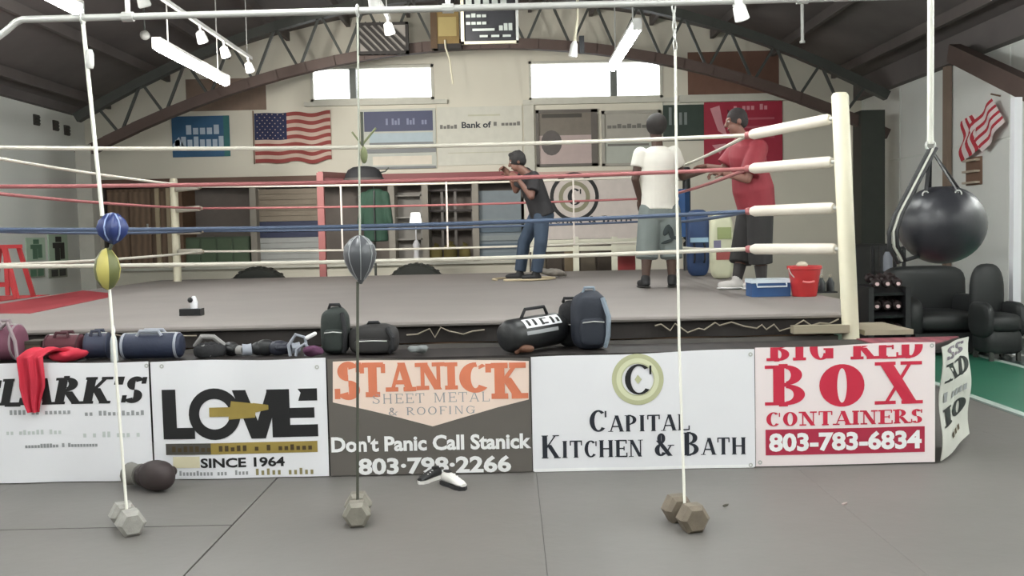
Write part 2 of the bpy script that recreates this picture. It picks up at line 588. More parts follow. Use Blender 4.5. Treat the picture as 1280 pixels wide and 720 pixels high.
# ledge along the wall right of window 2
struct('trim_6', MB().box(W2[1] + .3, bx(985), YB - .14, YB, bz(128, 900), bz(119, 900)), M_frame)
# bay dividers
for i, px in enumerate((224, 316, 489, 531, 594)):
    struct('trim_%d' % (7 + i), MB().box(bx(px) - .06, bx(px) + .06, YB - .02, YB + .75, ZB0, ZB1), mat('divider_grey', (152, 146, 136), .6) if i else M_wood)

# ------------------------------------------------------------------ roof trusses
def lowz(x):
    return 4.75 - .0358 * (x - CXR) ** 2


def topz(x):
    return 5.62 - .0405 * (x - CXR) ** 2


def truss(Y, label):
    x0, x1 = -7.35, 6.45
    t = thing('roof_truss', label, 'truss', (0, Y, 3.2))
    n = 28
    xs = [x0 + (x1 - x0) * i / n for i in range(n + 1)]
    a, b = MB(), MB()
    for p, q in zip(xs[:-1], xs[1:]):
        a.bar((p, Y, lowz(p)), (q + .01, Y, lowz(q)), .16, .17)
        b.bar((p, Y, topz(p)), (q + .01, Y, topz(q)), .16, .15)
    a.build('bottom_chord', M_chord, t)
    b.build('top_chord', M_web, t)
    m = 34
    ws = [x0 + .35 + (x1 - x0 - .7) * i / m for i in range(m + 1)]
    for i in range(m):
        p, q = ws[i], ws[i + 1]
        za, zb_ = (lowz(p), topz(q)) if i % 2 else (topz(p), lowz(q))
        if min(topz(p) - lowz(p), topz(q) - lowz(q)) < .12:
            continue
        MB().bar((p, Y, za), (q, Y, zb_), .042, .042).build('web_bar', M_web, t)
    return t


truss(16.5, 'arched steel truss with brown bottom chord and zigzag bars spanning above the ring')
M_col = mat('column_dark_green', (52, 56, 50), .6, var=.2)
cxr = at(1086, 250, 16.5).x
c_ = thing('support_column', 'dark green column under the right end of the arched truss', 'column', (cxr, 16.5, 0))
MB().box(cxr - .2, cxr + .2, 16.3, 16.7, 0, lowz(cxr) + .25).build('shaft', M_col, c_)
MB().box(cxr - .26, cxr + .26, 16.25, 16.75, 0, .12).build('base', M_col, c_)
cxl = at(110, 250, 16.5).x
c_ = thing('support_column', 'pale grey column under the left end of the arched truss', 'column', (cxl, 16.5, 0))
MB().box(cxl - .13, cxl + .13, 16.38, 16.62, 0, lowz(cxl) + .12).build('shaft', mat('column_grey', (176, 174, 164), .6), c_)
MB().box(cxl - .18, cxl + .18, 16.3, 16.7, 0, .1).build('base', mat('column_grey', (176, 174, 164), .6), c_)
# beam running to the top right corner
p, q = at(1192, 66, 13.6), at(1300, 118, 11.0)
b_ = thing('roof_brace', 'dark sloping roof beam in the top right corner above the small flag', 'beam', (p.x, p.y, 3.3))
MB().bar(p, q, .16, .24).build('timber', M_chord, b_)
MB().bar(p, (XR - .05, p.y + .6, 3.98), .12, .2).build('end_bracket', M_chord, b_)
MB().tube([q + Vector((-.05, 0, 0)), (q.x, q.y, roofz(q.x))], .02, 6).build('tie_rod', M_web, b_)

# ------------------------------------------------------------------ fluorescent lights: the lamps of the hall, and two added for the side walls
def fluoro(x, y0, y1, label, z=3.55):
    t = thing('fluorescent_light', label, 'ceiling light', (x, (y0 + y1) / 2, z), 'fluorescent strip lights under the roof')
    MB().box(x - .045, x + .045, y0, y1, z + .05, z + .085).build('housing', mat('lamp_housing', (225, 225, 222), .5), t)
    MB().tube([(x, y0 + .04, z), (x, y1 - .04, z)], .05, 10).build('tube', M_tube, t)
    for yy in (y0 + .35, y1 - .35):
        MB().tube([(x, yy, z + .08), (x, yy, roofz(x) - .02)], .008, 5).build('hanger', M_steel, t)
    for yy in (y0 + .02, y1 - .02):
        MB().box(x - .045, x + .045, yy - .02, yy + .02, z - .03, z + .05).build('end_cap', mat('lamp_housing', (225, 225, 222), .5), t)


fluoro(-3.72, 6.1, 8.5, 'bright strip light at the top left corner of the photo')
fluoro(-3.62, 10.05, 12.5, 'bright strip light hanging in front of the left half of the truss')
fluoro(1.3, 9.65, 12.0, 'bright strip light hanging in front of the right high window')
for x, y, lab in ((1.3, 5.6, 'over the crimson banner'), (-3.7, 2.0, 'forward of the left row, second from the truss'), (1.3, 2.0, 'over the open mat in front of the brownish dumbbell'), (-3.7, -2.4, 'at the near left end of the hall'), (1.3, -2.4, 'at the near end of the middle row'), (5.2, 3.8, 'over the green lane near the end banner'), (5.2, .2, 'over the near part of the green lane'), (-6.3, -.2, 'along the near part of the left wall'), (-1.2, 3.6, 'over the mat in front of the LOVE banner'), (-1.2, -.4, 'over the mat behind the viewpoint'), (4.2, -.4, 'at the near right edge of the mats'), (6.15, 6.4, 'added to brighten the right wall beside the wrecking-ball bag'), (-7.1, 6.8, 'added to brighten the left wall beside the red stool')):  # the last two are unseen extras, added to brighten the side walls
    fluoro(x, y, y + 2.4, 'strip light above the view, ' + lab)


# ------------------------------------------------------------------ the boxing ring
DECK = 0.926
DX0, DX1, DY0, DY1 = -5.45, 2.73, 6.74, 14.9
M_canvas = mat('ring_canvas_grey', (140, 133, 129), .75, var=.12, scale=1.3, bump=.2)
M_skirt = mat('ring_skirt_dark', (50, 45, 43), .8, var=.2, scale=2)
RING = thing('boxing_ring', 'raised boxing ring with grey canvas and white, red and blue ropes', 'boxing ring', (-1.3, 10.8, 0))
DKP = [(DX0, DY0), (2.33, DY0), (DX1, 8.0), (DX1, DY1), (DX0, DY1)]
MB().prism(DKP, lambda x, y, d: (x, y, DECK - .035 + d), .035).build('canvas', M_canvas, RING)
MB().tube([(DX0, DY0, DECK - .018), (2.33, DY0, DECK - .018), (DX1, 8.0, DECK - .018), (DX1, DY1, DECK - .018)], .02, 8).build('canvas_hem', M_canvas, RING)
MB().prism([(DX0 + .03, DY0 + .06), (2.28, DY0 + .06), (DX1 - .05, 8.03), (DX1 - .05, DY1 - .03), (DX0 + .03, DY1 - .03)], lambda x, y, d: (x, y, .76 + d), DECK - .034 - .76).build('deck_boards', M_wood, RING)
sk = MB()
sk.grid(lambda u, v: (DX0 + .02 + u * (2.32 - DX0), DY0 + .03 + .014 * math.sin(u * 61) * (1 - v) + .01 * math.sin(u * 23), .772 + v * (DECK - .805)), 160, 2)
sk.grid(lambda u, v: ((2.33 + (DX1 - .02 - 2.33) * min(1, u * 8), DY0 + .03 + (1.25 * min(1, u * 8)) + max(0, u - .125) / .875 * (DY1 - DY0 - 1.35), .772 + v * (DECK - .805))), 20, 1)
sk.build('skirt', M_skirt, RING)
MB().box(DX0, 2.3, DY0 + .02, DY0 + .08, .715, .76).build('frame_rail', mat('rail_grey', (112, 108, 104), .5, .3), RING)
MB().box(DX0 + .1, DX1 - .3, DY0 + .5, DY0 + .54, .0, .76).build('under_shade', M_dark, RING)  # dark sheet standing in for the shade of the void under the deck
for x in (-5.2, -3.2, -1.2, .8, 2.2):
    MB().box(x - .05, x + .05, DY0 + .1, DY0 + .2, 0, .716).build('frame_leg', M_web, RING)
# lacing along the skirt: loops of pale cord
M_lace = mat('lacing_cord', (156, 146, 130), .8)
rnd = random.Random(3)
for a, b in ((-3.1, -2.2), (-.75, -.15), (.1, .35), (1.0, 2.3)):
    pts, x = [], a
    while x < b:
        pts.append((x, DY0 - .008, .80 + rnd.uniform(0, .085)))
        x += rnd.uniform(.03, .09)
    MB().tube(pts, .006, 5).build('lacing', M_lace, RING)
# pale plank under the near right corner
MB().box(1.95, 2.34, DY0 - .1, DY0 - .02, .79, .845).box(2.46, 2.80, DY0 - .06, DY0 + .5, .765, .80).build('corner_plank', mat('pale_plank', (158, 148, 128), .6, scale=4), RING)
# red painted apron strip on the far left side
rp = [atz(-70, 392, DECK), atz(38, 392, DECK), atz(135, 372, DECK), atz(135, 366.5, DECK), atz(-40, 366.5, DECK)]
MB().prism([(max(p.x, -5.44), p.y) for p in rp], lambda x, y, d: (x, y, DECK - .004 + d), .008).build('red_apron', mat('red_canvas', (146, 42, 50), .7), RING)

POSTS = {'NR': ((2.40, 6.70), (2.31, 6.74)), 'FL': ((-4.98, 14.3), (-4.98, 14.3)), 'FR': ((2.62, 14.3), (2.62, 14.3)), 'NL': ((-5.0, 6.74), (-5.0, 6.74))}
RC = {'NR': (1.83, 7.4), 'NL': (-4.42, 7.4), 'FL': (-4.4, 13.7), 'FR': (1.95, 13.7)}
M_blue = mat('blue_rope', (74, 88, 112), .6)
M_redr = mat('red_rope', (160, 96, 96), .6)
M_wrope = mat('white_rope', (204, 199, 186), .6)
M_post = {'NR': M_cream, 'FL': M_cream, 'FR': M_black, 'NL': M_red}
M_sleeve = mat('white_sleeve', (214, 207, 194), .5)
M_pbase = mat('post_plate', (110, 108, 100), .5, .4)
RH = (1.365, 1.06, .735, .445)
for k, (b, tp) in POSTS.items():
    top = DECK + 1.53
    MB().tube([(b[0], b[1], .01), (tp[0], tp[1], top - .02), (tp[0], tp[1], top)], [.058, .058, .045], 14).build('corner_post', M_post[k], RING, True)
    MB().box(b[0] - .11, b[0] + .11, b[1] - .11, b[1] + .11, 0, .015).build('post_plate', M_pbase, RING)
    for i, h in enumerate(RH):
        z = DECK + h
        f = z / top
        px_, py_ = b[0] + (tp[0] - b[0]) * f, b[1] + (tp[1] - b[1]) * f
        c = Vector((RC[k][0], RC[k][1], z - (.05 if (k == 'NR' and i == 0) else .0)))
        a = Vector((px_, py_, z))
        d = (c - a).normalized()
        MB().tube([a + d * .04, a + d * .10], .014, 8).build('turnbuckle', M_steel, RING)
        sl = MB().tube([a + d * .09, a + d * .11, c - d * .06, c - d * .03], [.03, .041, .041, .03], 12).build('rope_sleeve', M_sleeve, RING, True)
MB().obox((POSTS['FR'][0][0] - .12, 14.18, DECK + .85), (.26, .12, .7), rotz(-.78)).build('corner_pad', mat('blue_pad', (40, 78, 128), .5), RING)


def rope(a, b, z0, z1, sag, m, n=12):
    pts = []
    for i in range(n + 1):
        t = i / n
        pts.append((a[0] + (b[0] - a[0]) * t, a[1] + (b[1] - a[1]) * t, z0 + (z1 - z0) * t - sag * 4 * t * (1 - t)))
    return MB().tube(pts, .0155, 8).build('rope', m, RING, True)


RM = (M_wrope, M_redr, M_blue, M_wrope)
for i, h in enumerate(RH):
    z = DECK + h
    dz = .05 if i == 0 else 0
    rope(RC['NL'], RC['NR'], z, z - dz, (.05, .035, .05, .03)[i], RM[i])
    rope(RC['FL'], RC['FR'], z, z, .03, RM[i])
    rope(RC['NL'], RC['FL'], z, z, .03, RM[i])
    rope(RC['NR'], RC['FR'], z - dz, z, .04, RM[i])
    for k in RC:
        dzz = dz if k == 'NR' else 0
        MB().ell((RC[k][0], RC[k][1], z - dzz), (.035, .035, .03), None, 10, 6).build('rope_joint', M_redr if k == 'NR' else M_lace, RING, True)
# rope ties joining the four ropes
for k, sx in (('NR', -.35), ('NL', .5)):
    x = RC[k][0] + sx
M_strap = mat('tie_strap', (214, 204, 196), .8)
for (x, y) in ((-.9, 13.7), (-2.4, 13.7), (.9, 13.7)):
    MB().box(x - .012, x + .012, y - .02, y - .012, DECK + .43, DECK + 1.36).build('rope_tie', M_strap, RING)

# ------------------------------------------------------------------ bench behind the banners
BY = 6.07          # plane of the banner row
M_bench = mat('bench_board_dark', (46, 40, 38), .6, var=.2, wave=2)
BEN = thing('long_bench', 'long dark bench along the front of the ring, carrying bags behind the banners', 'bench', (-.6, 6.4, 0))
MB().prism([(-4.6, BY + .025), (2.66, BY + .025), (3.06, 6.55), (-4.6, 6.55)], lambda x, y, d: (x, y, .715 + d), .04).build('bench_top', M_bench, BEN)
MB().prism([(2.35, BY + .03), (2.66, BY + .03), (3.05, 6.54), (2.35, 6.54)], lambda x, y, d: (x, y, .7545 + d), .008).build('red_end_board', mat('maroon_board', (134, 66, 76), .6, wave=3), BEN)
for x in (-4.3, -2.6, -.9, .9, 2.55):
    for y in (BY + .08, 6.5):
        MB().box(x - .03, x + .03, y - .03, y + .03, 0, .716).build('leg', M_web, BEN)


# ------------------------------------------------------------------ the sponsor banners
def bpx(px, py):
    p = at(px, py, BY)
    return p.x, p.z


class Banner:
    """A vinyl sheet hung in the plane Y = BY; print lies 3 mm proud of it and follows its ripples."""

    def __init__(self, name, label, xl, xr, ytl, ytr, ybl, ybr, mats, mfn=None, seed=0, tab=None, back=None):
        self.x0, self.x1 = bpx(xl, (ytl + ybl) / 2)[0], bpx(xr, (ytr + ybr) / 2)[0]
        self.zt = (bpx(xl, ytl)[1], bpx(xr, ytr)[1])
        self.zb = (max(.006, bpx(xl, ybl)[1]), max(.006, bpx(xr, ybr)[1]))
        self.seed = seed
        rn = random.Random(seed)
        self.w = [(rn.uniform(4, 11), rn.uniform(-3, 3), rn.uniform(0, 6.3), rn.uniform(.002, .006)) for _ in range(4)]
        self.t = thing(name, label, 'banner', ((self.x0 + self.x1) / 2, BY, min(self.zb)), 'sponsor banners along the ring front')
        mb = MB()
        mb.sheet(self.surf, 36, 14, .004, mfn)
        mb.build('cloth', mats, self.t, 'all')

    def off(self, x, z):
        return sum(a * math.sin(kx * x + kz * z + p) for kx, kz, p, a in self.w)

    def surf(self, u, v):
        x = self.x0 + (self.x1 - self.x0) * u
        b, t = self.zb[0] + (self.zb[1] - self.zb[0]) * u, self.zt[0] + (self.zt[1] - self.zt[0]) * u
        t -= .004 * math.sin(u * 9 + self.seed)
        z = b + (t - b) * v
        return Vector((x, BY + self.off(x, z), z))

    def print(self, name, polys, m, lift=.003, label=None):
        mb = MB()
        for q in polys:
            vs = [Vector((x, BY + self.off(x, z) - lift, z)) for x, z in q]
            mb.add(vs, [tuple(range(len(vs)))])
        o = mb.build(name, m, self.t)
        if name not in ('phone_block', 'gold_hand', 'logo_letter'):
            o['kind'] = 'stuff'
        if label:
            o['label'] = label
        return o

    def R(self, px0, px1, pyt, pyb):
        """pixel box -> x0, x1, z0, z1 in the sheet's plane"""
        cx, cy = (px0 + px1) / 2, (pyt + pyb) / 2
        return bpx(px0, cy)[0], bpx(px1, cy)[0], bpx(cx, pyb)[1], bpx(cx, pyt)[1]

    def eyelets(self, pts):
        for px, py in pts:
            x, z = bpx(px, py)
            mb = MB()
            for q in ringp(x, z, .006, .014, n=10):
                mb.add([Vector((a, BY + self.off(a, b) - .004, b)) for a, b in q], [(0, 1, 2, 3)])
            mb.build('eyelet', M_steel, self.t)


M_grey1 = mat('print_grey', (150, 152, 154), .6)
M_greyl = mat('print_light_grey', (196, 202, 200), .6)
M_gold = mat('print_gold', (152, 132, 66), .5, var=.2, scale=12)
M_wp = mat('print_white', (240, 240, 240), .5, var=.02)

# 1 CLARK'S
b = Banner('sponsor_banner', "white vinyl banner with slanted black CLARK'S lettering, red cloth over its top edge", -66, 189, 456, 452, 605.5, 600, M_white, seed=1)
b.print('lettering', fit(strokes("CLARK'S", T=.31, t=.16, sl=.4, st=.10, slant=.22), *b.R(-32, 186, 470, 507)), M_ink)
b.print('small_print', ticks(*b.R(12, 90, 512, 518), 14, 5) + ticks(*b.R(106, 183, 513, 519), 13, 6), M_grey1)
b.print('small_print', ticks(*b.R(8, 84, 537, 543), 14, 7) + ticks(*b.R(104, 178, 539, 546), 12, 8), M_greyl)
b.print('small_print', ticks(*b.R(32, 123, 554, 559), 24, 9, .8), M_grey1)
b.eyelets([(184, 457), (184, 596)])

# 2 LOVE
b = Banner('sponsor_banner', 'white vinyl banner with big black LOVE lettering and a gold hand across it', 190.5, 409, 452, 448, 601, 597, M_white, seed=2)
L = dict(T=.25, t=.22, serif=False)
x0, x1, z0, z1 = b.R(203, 243, 487, 549)
b.print('lettering', rectp(x0, x0 + .088, z0, z1) + rectp(x0, x1, z0, z0 + .072), M_ink)
x0, x1, z0, z1 = b.R(236, 301, 484, 551)
b.print('lettering', ringp((x0 + x1) / 2, (z0 + z1) / 2, .098, (x1 - x0) / 2, n=36), M_ink)
b.print('lettering', fit(strokes('V', T=.27, t=.27, serif=False), *b.R(291, 352, 487, 548)), M_ink)
x0, x1, z0, z1 = b.R(340, 397, 486, 546)
b.print('lettering', rectp(x0, x0 + .115, z0, z1) + rectp(x0 - .03, x1, z1 - .078, z1) + rectp(x0, x1 - .02, (z0 + z1) / 2 - .033, (z0 + z1) / 2 + .033) + rectp(x0, x1, z0, z0 + .078), M_ink)
x0, x1, z0, z1 = b.R(262, 336, 501, 526)
hand = [rectp(x0, x0 + .17, z0 + .03, z0 + .09)[0], [(x0 + .12, z0 + .01), (x0 + .29, z0 + .02), (x0 + .30, z1 - .02), (x0 + .14, z1)], [(x0 + .28, z0 + .05), (x1, z0 + .07), (x1, z0 + .10), (x0 + .28, z1 - .015)]]
b.print('gold_hand', hand, M_gold, .006)
x0, x1, z0, z1 = b.R(207, 397, 553, 567)
b.print('gold_strip', rectp(x0, x1, z0, z1, 12), M_gold)
b.print('grey_strip', rectp(x0, x0 + (x1 - x0) * .3, z0, z1, 4), mat('print_dark_grey', (74, 72, 66), .6), .0045)
b.print('strip_print', ticks(x0 + .04, x1 - .02, z0 + .018, z1 - .018, 24, 11, .6), mat('print_brown', (70, 56, 30), .6), .006)
b.print('lettering', fit(fontpolys('SINCE 1964', .03), *b.R(251, 356, 571.5, 584)), M_ink)
b.print('small_print', ticks(*b.R(224, 312, 588, 594), 20, 12), M_grey1)
b.print('gold_patch', rectp(*b.R(216, 250, 571, 585)), mat('print_pale_gold', (214, 206, 176), .6))
b.print('small_print', ticks(*b.R(320, 402, 585, 593), 12, 13, .5), mat('print_olive', (140, 130, 90), .6))
b.eyelets([(396, 459), (202, 458)])

# 3 STANICK
M_bdark = mat('banner_dark_grey', (98, 93, 88), .55, var=.06)
b = Banner('sponsor_banner', 'dark grey STANICK banner with orange letters and a pale pointed field', 411, 664, 449, 448, 600, 590, M_bdark, seed=3)
P = lambda px, py: bpx(px, py)
M_field = mat('print_pale_peach', (236, 214, 200), .5, var=.04)
top = [P(x, y) for x, y in ((416, 452), (458, 450), (500, 450), (541, 450), (582, 450), (622, 450), (661, 451))]
bot = [P(x, y) for x, y in ((416, 503), (458, 512), (500, 522), (541, 533), (582, 521), (622, 509), (661, 499))]
b.print('pale_field', [[bot[i], bot[i + 1], top[i + 1], top[i]] for i in range(6)], M_field)
M_or = mat('print_orange', (214, 124, 92), .5, var=.12, scale=8)
xs_ = [(418, 452, 452, 500), (450, 482, 453, 496), (482, 520, 453, 489), (519, 556, 453, 487), (556, 572, 453, 487), (574, 614, 453, 491), (614, 660, 453, 498)]
for ch, bx_ in zip('STANICK', xs_):
    b.print('lettering', fit(strokes(ch, T=.30, t=.15, sl=.5, st=.15), *b.R(*bx_)), M_or, .005)
b.print('lettering', fit(strokes('SHEET METAL', T=.10, t=.06, sl=.22, st=.05, gap=.16), *b.R(466, 612, 491, 503)), M_grey1, .005)
b.print('lettering', fit(strokes('& ROOFING', T=.12, t=.07, sl=.22, st=.05, gap=.16), *b.R(486, 594, 508, 518)), M_grey1, .005)
b.print('lettering', fit(fontpolys("Don't Panic Call Stanick", .035), *b.R(414, 664, 543, 563)), M_wp, .005)
b.print('lettering', fit(fontpolys('803\u00b7798\u00b72266', .035), *b.R(448, 639, 570.5, 592)), M_wp, .005)

# 4 CAPITAL KITCHEN & BATH
b = Banner('sponsor_banner', 'white CAPITAL KITCHEN & BATH banner with a round olive C logo', 665, 943.5, 447, 436, 590.5, 585.5, M_white, seed=4)
x, z = bpx(797, 474)
M_ol, M_ol2 = mat('print_olive_ring', (186, 188, 150), .5), mat('print_olive_pale', (216, 218, 186), .5)
b.print('logo_ring', ringp(x, z, .135, .164, n=48), M_ol)
b.print('logo_ring', ringp(x, z, .105, .135, n=48), M_ol2)
b.print('logo_ring', ringp(x, z, .10, .107, n=48), M_ol, .004)
b.print('logo_letter', fit(strokes('C', T=.17, t=.06), *b.R(781, 814, 455, 493)), M_ink, .005)
b.print('logo_leaf', [[(x - .02, z), (x, z - .03), (x + .025, z), (x, z + .03)]], M_ol, .005)
M_navy = mat('print_navy_black', (34, 38, 48), .5)
b.print('lettering', fit(strokes('CAPITAL', T=.23, t=.08, sl=.32, st=.04, small=.74), *b.R(737, 862, 511.5, 539)), M_navy)
b.print('lettering', fit(strokes('KITCHEN & BATH', T=.23, t=.08, sl=.32, st=.04, small=.74), *b.R(677, 932, 541, 571)), M_navy)
b.print('edge_hem', rectp(*b.R(668, 942, 583, 587), 14), mat('hem_white', (244, 244, 246), .5), .004)
b.eyelets([(938, 443), (938, 581)])

# 5 BIG RED BOX
M_pk = mat('vinyl_pinkish', (238, 226, 226), .5, var=.03, scale=2)
M_crim = mat('print_crimson', (196, 38, 66), .5, var=.08)
b = Banner('sponsor_banner', 'white banner with crimson BIG RED BOX CONTAINERS lettering and phone number', 944.5, 1169, 435.5, 427, 583.5, 577.5, M_pk, seed=5)
x0, x1, z0, z1 = b.R(958, 1154, 432, 450)
ztop = [z1 - .028]
row = fit(strokes('BIG RED', T=.3, t=.08, sl=.5, st=.12, gap=.1), x0, x1, z0, z0 + (z1 - z0) * 1.75)
cut = []
for q in row:          # the upper half of this row is folded over the bench
    zc = z1 - .002
    if min(p[1] for p in q) < zc:
        cut.append([(px_, min(pz_, zc)) for px_, pz_ in q])
b.print('lettering', cut, M_crim)
for ch, bx_ in zip('BOX', ((956, 1006, 455, 508), (1024, 1080, 455, 508), (1093, 1154, 452, 505))):
    b.print('lettering', fit(strokes(ch, T=(.25 if ch == 'B' else .33), t=.095, sl=.52, st=.08), *b.R(*bx_)), M_crim)
b.print('lettering', fit(strokes('CONTAINERS', T=.26, t=.07, sl=.4, st=.1, gap=.08), *b.R(958, 1153, 513, 531)), M_crim)
b.print('phone_block', rectp(*b.R(957, 1156, 535, 567), 12), mat('print_maroon', (172, 40, 68), .5, var=.08))
b.print('lettering', fit(fontpolys('803-783-6834', .04), *b.R(961, 1152, 539, 563)), M_wp, .006)
b.eyelets([(1165, 432), (950, 578)])

# 6 the banner on the end of the bench, turned away
p0, p1 = Vector((2.72, 6.07, 0)), Vector((3.15, 6.60, 0))
dv = (p1 - p0)
nrm = Vector((dv.y, -dv.x, 0)).normalized()
t6 = thing('sponsor_banner', 'short white end banner with black letters, round the corner from the crimson one', 'banner', (2.96, 6.36, 0), 'sponsor banners along the ring front')


def s6(u, v, lift=0.0):
    w = .012 * math.sin(v * 9 + u * 3) + .008 * math.sin(u * 7)
    return p0 + dv * u + nrm * (w + lift) + Vector((0, 0, .015 + .735 * v + .02 * (1 - v) * u * 3))


MB().grid(lambda u, v: s6(u, v), 10, 14).grid(lambda u, v: s6(1 - u, v, -.004), 10, 14).build('cloth', mat('vinyl_greyish', (206, 206, 198), .5), t6, 'all')


def print6(polys, m, lift=.004, name='lettering'):
    mb = MB()
    for q in polys:
        mb.add([s6(u, v, lift) for u, v in q], [tuple(range(len(q)))])
    mb.build(name, m, t6)['kind'] = 'stuff'


print6(fit(strokes('SS', T=.26, t=.16, sl=.4, st=.14), .1, .85, .87, .98), mat('print_violet_grey', (110, 100, 112), .5))
print6(fit(strokes('XD', T=.3, t=.12, sl=.5, st=.12), .08, .95, .66, .84), M_ink)
print6(ticks(.1, .9, .49, .58, 6, 3, .7), M_grey1, name='small_print')
print6(fit(strokes('IO', T=.32, t=.14, sl=.5, st=.12), .08, .9, .27, .43), M_ink)
print6(ticks(.3, .75, .13, .2, 3, 4, .6), mat('print_brown', (70, 56, 30), .6), name='small_print')

# ------------------------------------------------------------------ steel pipe with the hanging double-end bags
PY = 5.2
PIPE = thing('bag_pipe', 'long pale steel pipe hung across the top, carrying the double-end bags', 'pipe', (0, PY, 2.6))
pl, pr = at(28, 24.5, PY), at(1420, -12, PY)
MB().tube([at(-30, 66, PY), at(6, 40, PY), at(20, 28, PY), pl, at(60, 23.5, PY), pr], .018, 10).build('pipe', M_steel, PIPE, True)


def pipept(px):
    t = (px - 28) / (1420 - 28.0)
    return pl + (pr - pl) * t


for px in (160, 560, 1003):
    p = pipept(px)
    MB().tube([p, (p.x, p.y, roofz(p.x) - (.175 if px == 1003 else .03))], .014, 8).tube([p - Vector((.03, 0, 0)), p + Vector((.03, 0, 0))], .026, 10).build('drop_rod', M_steel, PIPE)

M_cordw = mat('white_cord', (224, 222, 212), .7)
M_cordd = mat('dark_cord', (72, 74, 64), .8)
M_cordg = mat('grey_cord', (170, 172, 160), .8)


def chain(mb, a, b, r=.012, th=.0035, n=None):
    a, b = Vector(a), Vector(b)
    L = (b - a).length
    n = n or max(3, int(L / (r * 2.6)))
    d = (b - a).normalized()
    s1 = d.cross(Vector((1, .3, .1))).normalized()
    s2 = d.cross(s1)
    for i in range(n):
        c = a + (b - a) * ((i + .5) / n)
        w = s1 if i % 2 else s2
        h = L / n * .68
        mb.tube([c + d * h * math.cos(2 * PI * k / 8) + w * r * .6 * math.sin(2 * PI * k / 8) for k in range(9)], th, 4, False)
    return mb


def dumbbell(name, label, cpx, cpy, heading, rgb, L=.29, r=.075):
    """hex dumbbell lying on the mat; heading = angle of its handle to +X"""
    g = atz(cpx, cpy, r * .87)
    t = thing(name, label, 'dumbbell', (g.x, g.y, 0), 'hex dumbbells anchoring the double-end bags')
    m = mat('dumbbell_%d_%d_%d' % rgb, rgb, .6, .15, var=.3, scale=25, bump=.3)
    ax = Vector((math.cos(heading), math.sin(heading), 0))
    sd = Vector((-ax.y, ax.x, 0))
    c = Vector((g.x, g.y, r * .87))
    for s in (-1, 1):
        prof = [(.72, -.055), (1.0, -.032), (1.0, .032), (.72, .055)]
        rings = []
        vs, fs = [], []
        for k, (rr, o) in enumerate(prof):
            for j in range(6):
                a = 2 * PI * j / 6
                vs.append(c + ax * (s * (L / 2 - .055) + o) + (sd * math.cos(a) + Vector((0, 0, 1)) * math.sin(a)) * r * rr)
        for k in range(3):
            for j in range(6):
                fs.append((k * 6 + j, k * 6 + (j + 1) % 6, k * 6 + 6 + (j + 1) % 6, k * 6 + 6 + j))
        fs += [tuple(range(5, -1, -1)), tuple(range(18, 24))]
        MB().add(vs, fs).build('hex_head', m, t)
    MB().tube([c + ax * (-L / 2 + .1), c - ax * .03, c + ax * .03, c + ax * (L / 2 - .1)], [.014, .019, .019, .014], 10).build('handle', m, t, True)
    return c, t


c1, d1 = dumbbell('dumbbell', "pale grey hex dumbbell on the mat in front of the CLARK'S banner", 159, 648, -1.0, (158, 156, 150))
c2, d2 = dumbbell('dumbbell', 'grey hex dumbbell on the mat in front of the STANICK banner', 447, 636, -1.45, (132, 128, 118))
c3, d3 = dumbbell('dumbbell', 'brownish hex dumbbell on the mat in front of the KITCHEN & BATH banner', 856, 641, -1.3, (116, 106, 92), .29, .08)


def bag_lines(t, top, mid_hi, mid_lo, bot, mu, ml, ru=.008, rl=.007):
    MB().tube([top, mid_hi], ru, 7).build('upper_cord', mu, t)
    MB().tube([mid_lo, bot + Vector((0, 0, .022))], rl, 7).build('lower_cord', ml, t)
    k = [bot + Vector((0, .0, 0)) + Vector((.0, .024 * math.cos(a), .024 * math.sin(a))) for a in [2 * PI * i / 10 for i in range(11)]]
    MB().tube(k, .006, 6, False).build('loop', ml, t)
    MB().tube([top + Vector((0, .03 * math.cos(a), .03 * math.sin(a) + .0)) for a in [2 * PI * i / 10 for i in range(11)]], .007, 6, False).build('hook', M_steel, t)


# left one: blue lobed bag over a yellow and green one
top = pipept(103)
hi, lo = at(128, 270, PY), at(137, 362, PY)
t = thing('double_end_bag', 'blue bag over a yellow-green bag on a white cord at left', 'punch bag', (top.x, PY, 1.1), 'double-end bags hung from the steel pipe')
bag_lines(t, top, hi, lo, c1, M_cordw, M_cordw, .011, .008)
MB().lathe([(.016, .05), (.022, .03), (.022, -.03), (.016, -.05)], at(112, 74, PY), 12).build('swivel', M_steel, t, True)
c = at(141, 286, PY)
star = MB()
prof = [(.004, .088), (.03, .08), (.062, .045), (.074, .008), (.066, -.03), (.04, -.062), (.004, -.085)]
n = 30
vs, fs = [], []
for r, z in prof:
    for k in range(n):
        a = 2 * PI * k / n
        rr = r * (1 + .16 * math.cos(5 * a))
        vs.append(c + Vector((rr * math.cos(a), rr * math.sin(a), z)))
for j in range(len(prof) - 1):
    for k in range(n):
        fs.append((j * n + k, j * n + (k + 1) % n, (j + 1) * n + (k + 1) % n, (j + 1) * n + k))
star.add(vs, fs)
star.build('blue_bag', mat('blue_leather', (32, 48, 100), .4, var=.15), t, True)
for k in range(5):
    a = 2 * PI * k / 5 + .63
    MB().tube([c + Vector((r * .9 * math.cos(a), r * .9 * math.sin(a), z)) for r, z in prof[1:-1]], .0045, 5).build('seam', mat('blue_leather_pale', (150, 166, 206), .5), t)
c = at(134, 336, PY)
yg = MB()
vs, fs = [], []
prof = [(.005, .112), (.028, .10), (.058, .055), (.07, .0), (.06, -.055), (.032, -.10), (.005, -.115)]
for r, z in prof:
    vs += [c + Vector((r * math.cos(2 * PI * k / 24), r * math.sin(2 * PI * k / 24), z)) for k in range(24)]
mi = []
